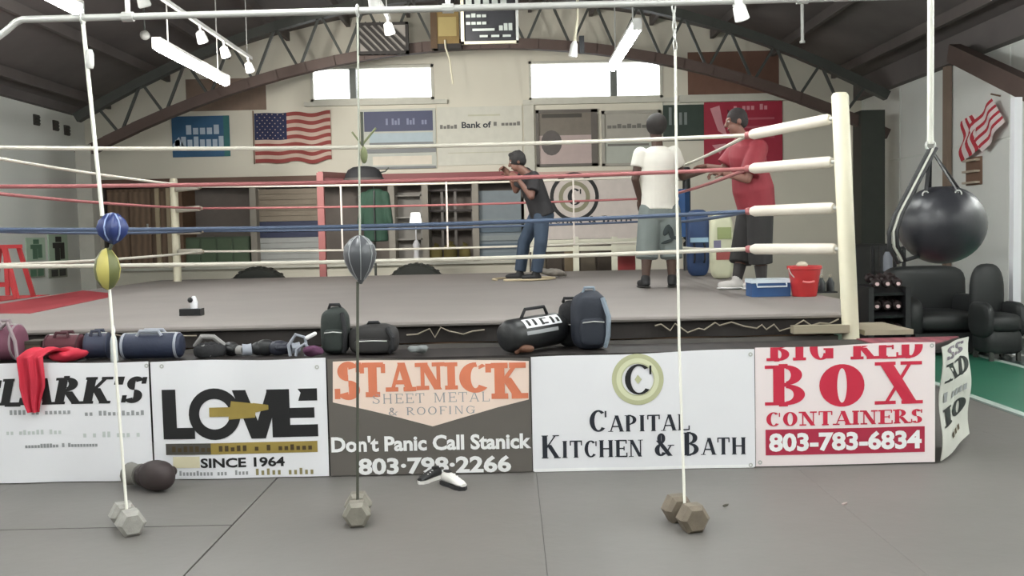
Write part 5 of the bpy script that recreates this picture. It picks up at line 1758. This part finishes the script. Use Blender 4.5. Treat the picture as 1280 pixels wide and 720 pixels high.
t = thing('body_shield', 'dark blue padded shield standing on the canvas right of the white-shirted man', 'pad', ((x0 + x1) / 2, 12.4, DECK + .002))
MB().ell(((x0 + x1) / 2, 12.4, (DECK + .004 + z1) / 2), ((x1 - x0) / 2, .09, (z1 - DECK - .004) / 2), None, 18, 14, .45, .45).build('padded_body', mat('shield_blue', (40, 62, 100), .5, var=.2), t, True)
MB().box(x0 + .03, x1 - .03, 12.28, 12.31, z1 - .42, z1 - .36).build('white_stripe', mat('shield_stripe', (150, 180, 200), .5), t)
for xx in (x0 + .08, x1 - .08):
    MB().tube([(xx, 12.31, DECK + .18), (xx, 12.26, DECK + .22), (xx, 12.26, DECK + .38), (xx, 12.31, DECK + .42)], .012, 7).build('handle', M_blackc, t, True)

# ------------------------------------------------------------------ red platform and stool at far left
t = thing('red_platform', 'red low platform beside the left edge of the ring', 'platform', (-6.1, 9.8, 0))
MB().box(-6.9, -5.5, 8.1, 11.4, .88, .925).build('top_board', mat('platform_red', (172, 44, 50), .6), t)
for x in (-6.8, -5.6):
    for y in (8.2, 9.75, 11.3):
        MB().box(x - .05, x + .05, y - .05, y + .05, 0, .88).build('leg', M_red, t)
MB().box(-6.9, -5.5, 8.1, 8.14, .7, .88).build('apron_board', M_red, t)
SY = 10.4
x0, x1 = at(-22, 370, SY).x, at(35, 370, SY).x
zt = at(8, 306, SY).z
t = thing('red_stool', 'red slatted stool with splayed legs at the left edge of the photo', 'stool', ((x0 + x1) / 2, SY, .928))
MB().box(x0 + .1, x1 - .12, SY - .17, SY + .17, zt - .04, zt).build('seat', M_red, t)
for s, xa in ((0, x0), (1, x1)):
    for yy in (-.15, .15):
        MB().bar((xa + (.03 if s == 0 else -.03), SY + yy * 1.2, .952), (xa + (.13 if s == 0 else -.15), SY + yy, zt - .03), .045, .045).build('leg', M_red, t)
for k in range(3):
    xx = x0 + (x1 - x0) * (k + 1) / 4
    MB().box(xx - .022, xx + .022, SY - .19, SY - .165, .99, zt - .03).build('slat', M_red, t)
MB().box(x0 + .05, x1 - .05, SY - .185, SY - .15, 1.08, 1.13).build('stretcher', M_red, t)

# ------------------------------------------------------------------ right hand side
M_sofa = mat('sofa_black', (40, 42, 42), .5, var=.2)
x0, x1 = at(1126, 380, 11.4).x, at(1230, 380, 11.4).x
t = thing('sofa', 'black low-backed sofa below the wrecking-ball bag', 'sofa', ((x0 + x1) / 2, 11.7, 0))
mb = MB().box(x0, x1, 11.75, 12.1, .12, .98)
MB().ell(((x0 + x1) / 2, 11.95, .62), ((x1 - x0) / 2, .15, .40), None, 24, 12, .3, .4).build('backrest', M_sofa, t, True)
MB().ell(((x0 + x1) / 2, 11.55, .38), ((x1 - x0) / 2 - .1, .42, .12), None, 24, 12, .35, .5).build('seat_cushion', M_sofa, t, True)
for s, xx in ((-1, x0 + .09), (1, x1 - .09)):
    MB().ell((xx, 11.6, .42), (.11, .45, .26), None, 18, 10, .4, .5).build('arm', M_sofa, t, True)
MB().box(x0 + .04, x1 - .04, 11.08, 12.05, .04, .26).build('base', M_sofa, t)
for xx in (x0 + .1, x1 - .1):
    for yy in (11.22, 11.98):
        MB().box(xx - .03, xx + .03, yy - .03, yy + .03, 0, .06).build('foot', M_web, t)
cx_ = at(1244, 380, 10.8).x
t = thing('armchair', 'black round-backed armchair beside the white post at the right edge', 'chair', (cx_, 11.0, 0))
zt = at(1244, 330, 10.8).z
MB().ell((cx_, 11.0, zt - .38), (.19, .10, .38), None, 22, 14, .8, .7).build('backrest', M_sofa, t, True)
MB().ell((cx_, 10.72, .42), (.20, .24, .11), None, 20, 10, .6, .6).build('seat', M_sofa, t, True)
for sx in (-1, 1):
    MB().ell((cx_ + sx * .18, 10.76, .45), (.055, .25, .20), None, 16, 10, .6, .6).build('arm', M_sofa, t, True)
    for sy in (-1, 1):
        MB().box(cx_ + sx * .15 - .02, cx_ + sx * .15 + .02, 10.76 + sy * .18 - .02, 10.76 + sy * .18 + .02, 0, .1).build('leg', M_web, t)
MB().ell((cx_, 10.76, .22), (.20, .24, .15), None, 20, 10, .4, .4).build('base', M_sofa, t, True)
# dumbbell rack
x0, x1 = at(1078, 370, 11.2).x, at(1130, 370, 11.2).x
t = thing('dumbbell_rack', 'black rack of dumbbells with pale handles left of the sofa', 'rack', ((x0 + x1) / 2, 11.2, 0))
M_rkb = mat('rack_black', (30, 30, 32), .5)
for xx in (x0 + .03, x1 - .03):
    MB().box(xx - .03, xx + .03, 11.0, 11.45, 0, .82).build('side_frame', M_rkb, t)
for k, z in enumerate((.25, .52, .78)):
    MB().obox(((x0 + x1) / 2, 11.22, z), (x1 - x0 - .06, .36, .03), rotm(.25, 0, 0)).build('tray', M_rkb, t)
MB().box(x0 + .03, x1 - .03, 11.44, 11.46, .02, .8).build('back_panel', M_rkb, t)
w = (x1 - x0 - .12) / 3
for row, zc in enumerate((.36, .63, .89)):
    for k in range(3):
        xx = x0 + .06 + w * (k + .5)
        c = Vector((xx, 11.2, zc))
        o = thing('rack_dumbbell', '%s dumbbell on the %s tray of the black rack' % (('left', 'middle', 'right')[k], ('bottom', 'middle', 'top')[row]), 'dumbbell', c - Vector((0, 0, .06)), 'dumbbells on the rack')
        ax = Vector((0, .97, .25))
        for s in (-1, 1):
            MB().tube([c + ax * s * .06, c + ax * s * .075, c + ax * s * .12, c + ax * s * .135], [.045, .058, .058, .045], 8).build('weight_head', mat('rubber_maroon_black', (40, 27, 28), .5), o)
        MB().tube([c - ax * .06, c + ax * .06], .018, 8).build('handle', mat('handle_dark_steel', (92, 88, 86), .4, .4), o)
        MB().lathe([(.024, 0), (.024, .006)], c - ax * .139, 10, Matrix.Rotation(PI / 2 - .25, 3, 'X')).build('end_badge', mat('badge_pinkish', (206, 176, 176), .5), o)
# small framed stand behind the rack
x0, x1, z0, z1 = bayr(1099, 1128, 308, 350, 12.6)
t = thing('weight_stand', 'thin black framed stand behind the dumbbell rack, left of the ball bag', 'stand', ((x0 + x1) / 2, 12.7, 0))
for xx in (x0, x1):
    for yy in (12.55, 12.85):
        MB().box(xx - .018, xx + .018, yy - .018, yy + .018, 0, z1).build('upright', M_rkb, t)
for z in (z1 - .02, z1 - .35, .3):
    for yy in (12.55, 12.85):
        MB().box(x0, x1, yy - .015, yy + .015, z - .015, z + .015).build('crossbar', M_rkb, t)
MB().box(x0 + .02, x1 - .02, 12.57, 12.83, z1 - .36, z1 - .33).build('shelf', M_rkb, t)
xm = (x0 + x1) / 2
t = thing('steel_flask', 'pale steel flask on the thin black stand left of the ball bag', 'flask', (xm, 12.7, z1 - .3295))
MB().lathe([(.06, 0), (.062, .02), (.06, .2), (.035, .26)], (xm, 12.7, z1 - .3295), 14).build('body', M_silver, t, True)
MB().lathe([(.036, .255), (.036, .30)], (xm, 12.7, z1 - .3295), 12).build('cap', M_rkb, t, True)
# dark cabinet standing before the column
x0, x1 = at(1068, 330, 14.6).x, at(1116, 330, 14.6).x
t = thing('dark_cupboard', 'dark cupboard under the green column behind the dumbbell rack', 'cupboard', ((x0 + x1) / 2, 14.7, 0))
MB().box(x0, x1, 14.6, 15.0, 0, 1.25).build('body', mat('cupboard_black', (36, 36, 34), .6), t)
for a, b2 in ((x0 + .02, (x0 + x1) / 2 - .01), ((x0 + x1) / 2 + .01, x1 - .02)):
    d = MB().box(a, b2, 14.58, 14.6, .08, 1.2).build('door', mat('cupboard_black_door', (46, 46, 44), .55), t)
    MB().box(b2 - .06, b2 - .04, 14.56, 14.58, .6, .72).build('handle', M_steel, d)
# white post at the right edge
pw = at(1268, 445, 11.0)
pt = at(1266, 122, 11.0)
t = thing('white_post', 'slim white post at the right edge of the photo', 'post', (pw.x, 11.0, 0))
MB().box(pw.x - .045, pw.x + .045, 10.955, 11.045, .012, pt.z).build('shaft', M_white, t)
MB().box(pw.x - .09, pw.x + .09, 10.91, 11.09, 0.003, .015).build('base_plate', M_steel, t)
# small hung flag
fy = 13.9
c = atx(1226, 162, XR - .12)
t = thing('small_flag', 'small crumpled striped flag hung high on the right wall above the ball bag', 'flag', (c.x, c.y, c.z - .5))
M_sr, M_sw = mat('stripe_red', (186, 54, 66), .8), mat('stripe_white', (232, 216, 214), .8)


def qf(p00, p10, p01, p11, amp, ph):
    p00, p10, p01, p11 = [atx(px, py, XR - .12) for px, py in (p00, p10, p01, p11)]

    def fn(u, v):
        p = p00 * (1 - u) * (1 - v) + p10 * u * (1 - v) + p01 * (1 - u) * v + p11 * u * v
        return p + Vector((-amp * (.5 + .5 * math.sin(u * 9 + v * 2 + ph)), 0, 0))
    return fn


MB().sheet(qf((1213, 160), (1243, 123), (1232, 190), (1256, 152), .05, 0), 12, 20, .01, lambda u, v: int(v * 8) % 2).build('right_fold', [M_sr, M_sw], t, 'all')
MB().sheet(qf((1206, 152), (1203, 202), (1221, 142), (1228, 184), .06, 1), 12, 20, .01, lambda u, v: int(v * 6) % 2).build('left_fold', [M_sr, M_sw], t, 'all')
pt_ = atx(1244, 122, XR - .1)
MB().tube([(XR - .03, pt_.y, pt_.z + .02), (XR - .16, pt_.y, pt_.z + .05)], .012, 6).build('peg', M_wood, t)
c = atx(1212, 214, XR - .1)
t = thing('key_rack', 'small brown wooden rack on the right wall under the small flag', 'rack', (c.x, c.y, c.z - .2))
MB().box(XR - .05, XR - .022, c.y - .22, c.y + .22, c.z - .2, c.z + .2).build('board', mat('rack_brown', (120, 92, 76), .6), t)
for k in range(3):
    MB().box(XR - .12, XR - .05, c.y - .2, c.y + .2, c.z - .18 + k * .16, c.z - .15 + k * .16).build('rail', mat('rack_pale', (186, 172, 154), .6), t)

# ------------------------------------------------------------------ the three people in the ring
def unit(v):
    return v.normalized()


def figure(label, J, face, rgb, hair_rgb, build):
    """J: joints in world space; face: unit direction the face looks. Returns the thing; garments are added by the caller."""
    L = lambda a, b, t: J[a] + (J[b] - J[a]) * t
    zlow = min(J['ankL'].z, J['ankR'].z)
    t = thing('person', label, 'person', (J['pelvis'].x, J['pelvis'].y, DECK))
    lat_s = unit(J['shR'] - J['shL'])
    lat_h = unit(J['hipR'] - J['hipL'])
    spine = unit(J['neck'] - J['pelvis'])
    fw_s = unit(lat_s.cross(spine)); fw_h = unit(lat_h.cross(spine))
    if fw_s.dot(face) < 0 and abs(fw_s.dot(face)) > .2:
        fw_s, fw_h = -fw_s, -fw_h
    body = MB()
    sw = (J['shR'] - J['shL']).length / 2
    mid_s = (J['shL'] + J['shR']) / 2
    body.loft([(J['pelvis'] - spine * .10, lat_h, fw_h, .11, .085), (J['pelvis'], lat_h, fw_h, .165, .115), (L('pelvis', 'neck', .25), lat_h, fw_h, .145, .105), (L('pelvis', 'neck', .5), lat_s, fw_s, .155, .115), (L('pelvis', 'neck', .75), lat_s, fw_s, sw * .92, .115), (L('pelvis', 'neck', .9), lat_s, fw_s, sw * .9, .085), (J['neck'] + spine * .0, lat_s, fw_s, .065, .06)], 24)
    body.caps(J['neck'] - spine * .05, J['head'] - Vector((0, 0, .05)), .062, .056)
    up = unit(unit(J['head'] - J['neck']) + Vector((0, 0, 1.5)))
    fx = unit(face - up * face.dot(up))
    sx = fx.cross(up)
    Rh = Matrix(((sx.x, fx.x, up.x), (sx.y, fx.y, up.y), (sx.z, fx.z, up.z)))
    H = J['head']
    hp = lambda a, b, c: H + Rh @ Vector((a, b, c))
    body.ell(H + Rh @ Vector((0, -.012, .022)), (.076, .095, .098), Rh, 22, 16)
    body.ell(hp(0, .022, -.055), (.057, .068, .068), Rh, 20, 14)
    body.ell(hp(0, .045, -.098), (.028, .032, .022), Rh, 12, 8)
    body.caps(hp(0, .088, .018), hp(0, .108, -.022), .011, .018)
    body.caps(hp(-.04, .074, .034), hp(.04, .074, .034), .014, .014)
    for s in (-1, 1):
        body.ell(hp(s * .077, -.01, -.005), (.014, .022, .034), Rh, 10, 8)
    for s in 'LR':
        body.caps(J['sh' + s], J['el' + s], .055, .042)
        body.caps(J['el' + s], J['wr' + s], .042, .029)
        body.ell(J['sh' + s], (.062, .062, .062), None, 14, 10)
        # legs
        body.caps(J['hip' + s], J['kn' + s], .088, .058)
        body.caps(J['kn' + s], L('kn' + s, 'ank' + s, .35), .056, .058)
        body.caps(L('kn' + s, 'ank' + s, .3), J['ank' + s], .058, .038)
        # hand: palm, four unequal fingers with knuckles, thumb
        hd = J['hd' + s]
        pd = unit(hd)                       # direction of the hand from the wrist
        bend = unit(J['cu' + s])            # the way the fingers close
        bend = unit(bend - pd * bend.dot(pd))
        wd = pd.cross(bend)
        w0 = J['wr' + s]
        palm = w0 + pd * .055
        Rp = Matrix(((wd.x, pd.x, bend.x), (wd.y, pd.y, bend.y), (wd.z, pd.z, bend.z)))
        body.ell(palm, (.042, .055, .018), Rp, 16, 10, .7)
        body.caps(w0, palm, .026, .024)
        cl_ = build.get('curl', .8)
        for k, (o, ln) in enumerate(((-.031, .072), (-.0105, .080), (.0105, .075), (.031, .060))):
            p0 = w0 + pd * .098 + wd * o
            a1, a2, a3 = .35 * cl_ + .1, 1.3 * cl_, 2.2 * cl_
            q = p0
            for a, f in ((a1, .42), (a2, .32), (a3, .26)):
                q2 = q + (pd * math.cos(a) + bend * math.sin(a)) * ln * f * 1.25
                body.caps(q, q2, .0098, .0088, 8)
                q = q2
        ts = build.get('thumb' + s, 1)
        tb = w0 + pd * .03 + wd * (ts * -.036)
        t1 = tb + (pd * .55 - wd * ts * .6 + bend * .4) * .042
        body.caps(tb, t1, .0135, .0115, 8)
        body.caps(t1, t1 + (pd * .85 + bend * .6 * cl_ + wd * ts * .1) * .036, .0115, .009, 8)
    M_skin = mat('skin_%d_%d_%d' % rgb, rgb, .55, var=.08, scale=8)
    remesh(body, .0072, 3, .4).build('body', M_skin, t, 'all')
    # face: eyes, mouth
    for s in (-1, 1):
        e = MB().ell(hp(s * .031, .083, .014), (.013, .010, .008), Rh, 12, 8).build('eye', mat('eye_white', (214, 206, 200), .3), t, True)
        MB().ell(hp(s * .031, .0915, .014), (.006, .003, .006), Rh, 8, 6).build('iris', M_ink, e, True)
    MB().ell(hp(0, .089, -.062), (.024, .008, .008), Rh, 12, 8).build('mouth', mat('lips_%d' % rgb[0], tuple(int(v * .72) for v in rgb), .5), t, True)
    # hair: a close cap
    hr = MB()
    th = build.get('hair', .012)
    hr.ell(hp(0, -.020, .034), (.078 + th, .092 + th, .090 + th), Rh, 22, 14)
    hr.ell(hp(0, -.055, -.005), (.066 + th * .6, .06 + th * .6, .075), Rh, 18, 12)
    if build.get('tuft'):
        for k in range(9):
            a = 2 * PI * k / 9
            hr.ell(hp(.05 * math.cos(a), -.01 + .06 * math.sin(a), .105), (.03, .03, .03), Rh, 8, 6)
    remesh(hr, .009, 2).build('hair', mat('hair_%d' % hair_rgb[0], hair_rgb, .8, var=.3, scale=30, bump=.4), t, 'all')
    t_ = dict(t=t, spine=spine, lat_s=lat_s, lat_h=lat_h, fw_s=fw_s, fw_h=fw_h, sw=sw, L=L, J=J, hp=hp, Rh=Rh)
    return t_


def shirt(g, m, hem=-.06, sleeve=.8, loose=.022, drape=.0):
    J, L = g['J'], g['L']
    mb = MB()
    sp, ls, lh, fs, fh, sw = g['spine'], g['lat_s'], g['lat_h'], g['fw_s'], g['fw_h'], g['sw']
    k = loose
    mb.loft([(J['pelvis'] + sp * hem, lh, fh, .178 + k, .128 + k), (J['pelvis'], lh, fh, .172 + k, .122 + k), (L('pelvis', 'neck', .25), lh, fh, .155 + k + drape, .113 + k + drape), (L('pelvis', 'neck', .5), ls, fs, .165 + k, .12 + k), (L('pelvis', 'neck', .75), ls, fs, sw * .93 + k, .118 + k), (L('pelvis', 'neck', .91), ls, fs, sw * .93 + k * .7, .09 + k * .7), (J['neck'] - sp * .0, ls, fs, .075, .068)], 26)
    for s in 'LR':
        e = L('sh' + s, 'el' + s, sleeve)
        mb.caps(J['sh' + s], L('sh' + s, 'el' + s, sleeve * .5), .066 + k * .6, .064 + k * .6)
        mb.tube([J['sh' + s], L('sh' + s, 'el' + s, sleeve * .6), e], [.066 + k * .6, .063 + k * .7, .062 + k * .8], 16)
    return remesh(mb, .011, 3).build('shirt', m, g['t'], 'all')


def trousers(name, g, m, end, waist=.03, r0=.112, r1=.10, rk=.09):
    """end: fraction of the thigh+shin length covered (1 = knee, 2 = ankle)"""
    J, L = g['J'], g['L']
    mb = MB()
    sp, lh, fh = g['spine'], g['lat_h'], g['fw_h']
    mb.loft([(J['pelvis'] + sp * waist, lh, fh, .166, .122), (J['pelvis'] - sp * .03, lh, fh, .182, .136), (J['pelvis'] - sp * .1, lh, fh, .172, .130), (J['pelvis'] - sp * .15, lh, fh, .12, .10)], 24)
    for s in 'LR':
        pts, rad = [J['hip' + s]], [r0]
        if end <= 1:
            pts += [L('hip' + s, 'kn' + s, .5), L('hip' + s, 'kn' + s, end)]; rad += [(r0 + r1) / 2, r1]
        else:
            pts += [J['kn' + s], L('kn' + s, 'ank' + s, end - 1)]; rad += [rk, r1]
        mb.tube(pts, rad, 18)
        mb.ell(J['hip' + s], (r0, r0, r0), None, 14, 10)
        if end > 1:
            mb.ell(J['kn' + s], (rk, rk, rk), None, 14, 10)
    return remesh(mb, .011, 3).build(name, m, g['t'], 'all')


def shoes(g, m, dirs, msole, high=.11):
    for s in 'LR':
        a = g['J']['ank' + s]
        d = unit(dirs[s])
        sd = Vector((0, 0, 1)).cross(d)
        Rz = Matrix(((d.x, sd.x, 0), (d.y, sd.y, 0), (0, 0, 1)))
        b = Vector((a.x, a.y, DECK + .003))
        mb = MB().ell(b + d * .06 + Vector((0, 0, .045)), (.135, .048, .04), Rz, 18, 10, .8).ell(b + d * .0 + Vector((0, 0, .06)), (.06, .045, .05), Rz, 14, 10)
        mb.caps(a + Vector((0, 0, high - .09)), b + Vector((0, 0, .06)), .05, .05)
        o = remesh(mb, .01, 3).build('shoe', m, g['t'], 'all')
        MB().ell(b + d * .06 + Vector((0, 0, .012)), (.142, .053, .012), Rz, 18, 6, .8).build('sole', msole, o, True)


def floor_z(J, zs):
    for s in 'LR':
        J['ank' + s].z = DECK + .085
    return J


UP = Vector((0, 0, 1))
# the man in white, seen from behind
A = lambda px, py, dy=0.0: at(px, py, 10.1 + dy)
J = dict(head=A(820, 160, .04), neck=A(822, 183), shL=A(800.5, 193), shR=A(842, 191.5), elL=A(794, 224, -.02), elR=A(853, 221, .12), wrL=A(800, 250, .14), wrR=A(882, 213, .3),
         pelvis=A(824, 258), hipL=A(813, 264), hipR=A(836, 264), knL=A(809, 313, .03), knR=A(839, 313, .05), ankL=A(807, 350, -.02), ankR=A(840, 350, .0),
         hdL=Vector((.1, .3, -.9)), hdR=Vector((.75, .6, .1)), cuL=Vector((.6, .7, .2)), cuR=Vector((.1, .5, -.8)))
floor_z(J, 0)
DKSKIN = (78, 56, 46)
g = figure('person in white T-shirt and wide grey shorts, back turned, standing in the ring', J, unit(Vector((-.25, 1, -.05))), DKSKIN, (44, 40, 38), dict(hair=.03, curl=.7, thumbL=-1, thumbR=1))
shirt(g, mat('tshirt_white', (236, 232, 222), .8, var=.04), hem=-.03, sleeve=.52, loose=.022)
trousers('shorts', g, mat('shorts_grey', (126, 134, 132), .8, var=.18, scale=5), 1.28, r0=.124, r1=.118, rk=.12)
e = g['L']('hipR', 'knR', .55)
dd = unit(CAM - e)
pr_ = MB()
for (sx, sz, w, h, a) in ((-.035, .03, .03, .12, .5), (.01, .0, .028, .14, -.2), (.04, -.05, .05, .035, .3), (-.03, -.09, .07, .03, -.3)):
    c = e + dd * .128 + Vector((sx, 0, sz))
    pr_.ell(c, (w, .012, h * .55), rotm(0, a, 0), 12, 8)
pr_.build('dark_print', mat('shorts_print_dark', (52, 60, 62), .8), g['t'], True)
shoes(g, M_shoeb, {'L': Vector((-.25, 1, 0)), 'R': Vector((.2, 1, 0))}, mat('sole_dark', (60, 58, 56), .6))

# the boxer in black, crouching with raised fists, side on
A = lambda px, py, dy=0.0: at(px, py, 12.3 + dy)
J = dict(head=A(646, 202, -.02), neck=A(659, 215), shL=A(667, 222, -.17), shR=A(657, 217, .17), elL=A(664, 246, -.30), elR=A(645, 238, .26), wrL=A(649, 226, -.26), wrR=A(637, 218, .16),
         pelvis=A(677, 264), hipL=A(677, 270, -.09), hipR=A(671, 270, .09), knL=A(676, 304, -.16), knR=A(655, 303, .16), ankL=A(670, 343, -.14), ankR=A(650, 343, .14),
         hdL=Vector((-.75, -.1, .75)), hdR=Vector((-.7, .0, .7)), cuL=Vector((-.3, .9, -.5)), cuR=Vector((-.3, -.9, -.5)))
floor_z(J, 0)
g = figure('person in black T-shirt and blue jeans, crouching side on with raised fists', J, unit(Vector((-1, -.1, -.15))), (112, 78, 66), (36, 34, 34), dict(hair=.016, tuft=1, curl=1.05, thumbL=-1, thumbR=1))
shirt(g, mat('tshirt_black', (34, 32, 34), .8, var=.2), hem=-.05, sleeve=.75, loose=.034)
trousers('jeans', g, mat('jeans_blue', (54, 68, 86), .8, var=.4, scale=3), 1.93, r0=.105, r1=.075, rk=.085)
shoes(g, M_shoeb, {'L': Vector((-1, -.25, 0)), 'R': Vector((-1, .15, 0))}, mat('sole_tan', (176, 166, 148), .6))

# the man in red on the apron outside the right hand ropes
A = lambda px, py, dy=0.0: at(px, py, 9.5 + dy)
J = dict(head=A(920, 152), neck=A(930, 172), shL=A(948, 186, -.16), shR=A(926, 182, .19), elL=A(934, 224, -.24), elR=A(904, 212, .2), wrL=A(905, 217, -.12), wrR=A(884, 208, .30),
         pelvis=A(945, 258), hipL=A(950, 264, -.10), hipR=A(938, 264, .10), knL=A(950, 312, -.10), knR=A(929, 311, .13), ankL=A(952, 352, -.08), ankR=A(921, 352, .06),
         hdL=Vector((-.9, .1, .1)), hdR=Vector((-.9, .2, .0)), cuL=Vector((-.1, .2, -.9)), cuR=Vector((-.1, -.1, -.9)))
floor_z(J, 0)
g = figure('person in loose red top and long black shorts, leaning at the right ring ropes', J, unit(Vector((-1, -.05, -.05))), (122, 84, 72), (48, 42, 42), dict(hair=.01, curl=.9, thumbL=-1, thumbR=1))
shirt(g, mat('top_red', (134, 42, 52), .75, var=.16, scale=5), hem=-.04, sleeve=.85, loose=.05, drape=.03)
trousers('long_shorts', g, mat('shorts_black', (44, 42, 42), .8, var=.2), 1.45, r0=.13, r1=.115, rk=.12)
for s in 'LR':
    MB().tube([g['L']('kn' + s, 'ank' + s, .5), g['L']('kn' + s, 'ank' + s, .95)], [.064, .05], 14).build('sock', mat('sock_dark', (58, 54, 54), .8), g['t'], True)
shoes(g, mat('shoe_palegrey', (204, 200, 196), .6), {'L': Vector((-1, -.1, 0)), 'R': Vector((-1, .1, 0))}, M_wp)
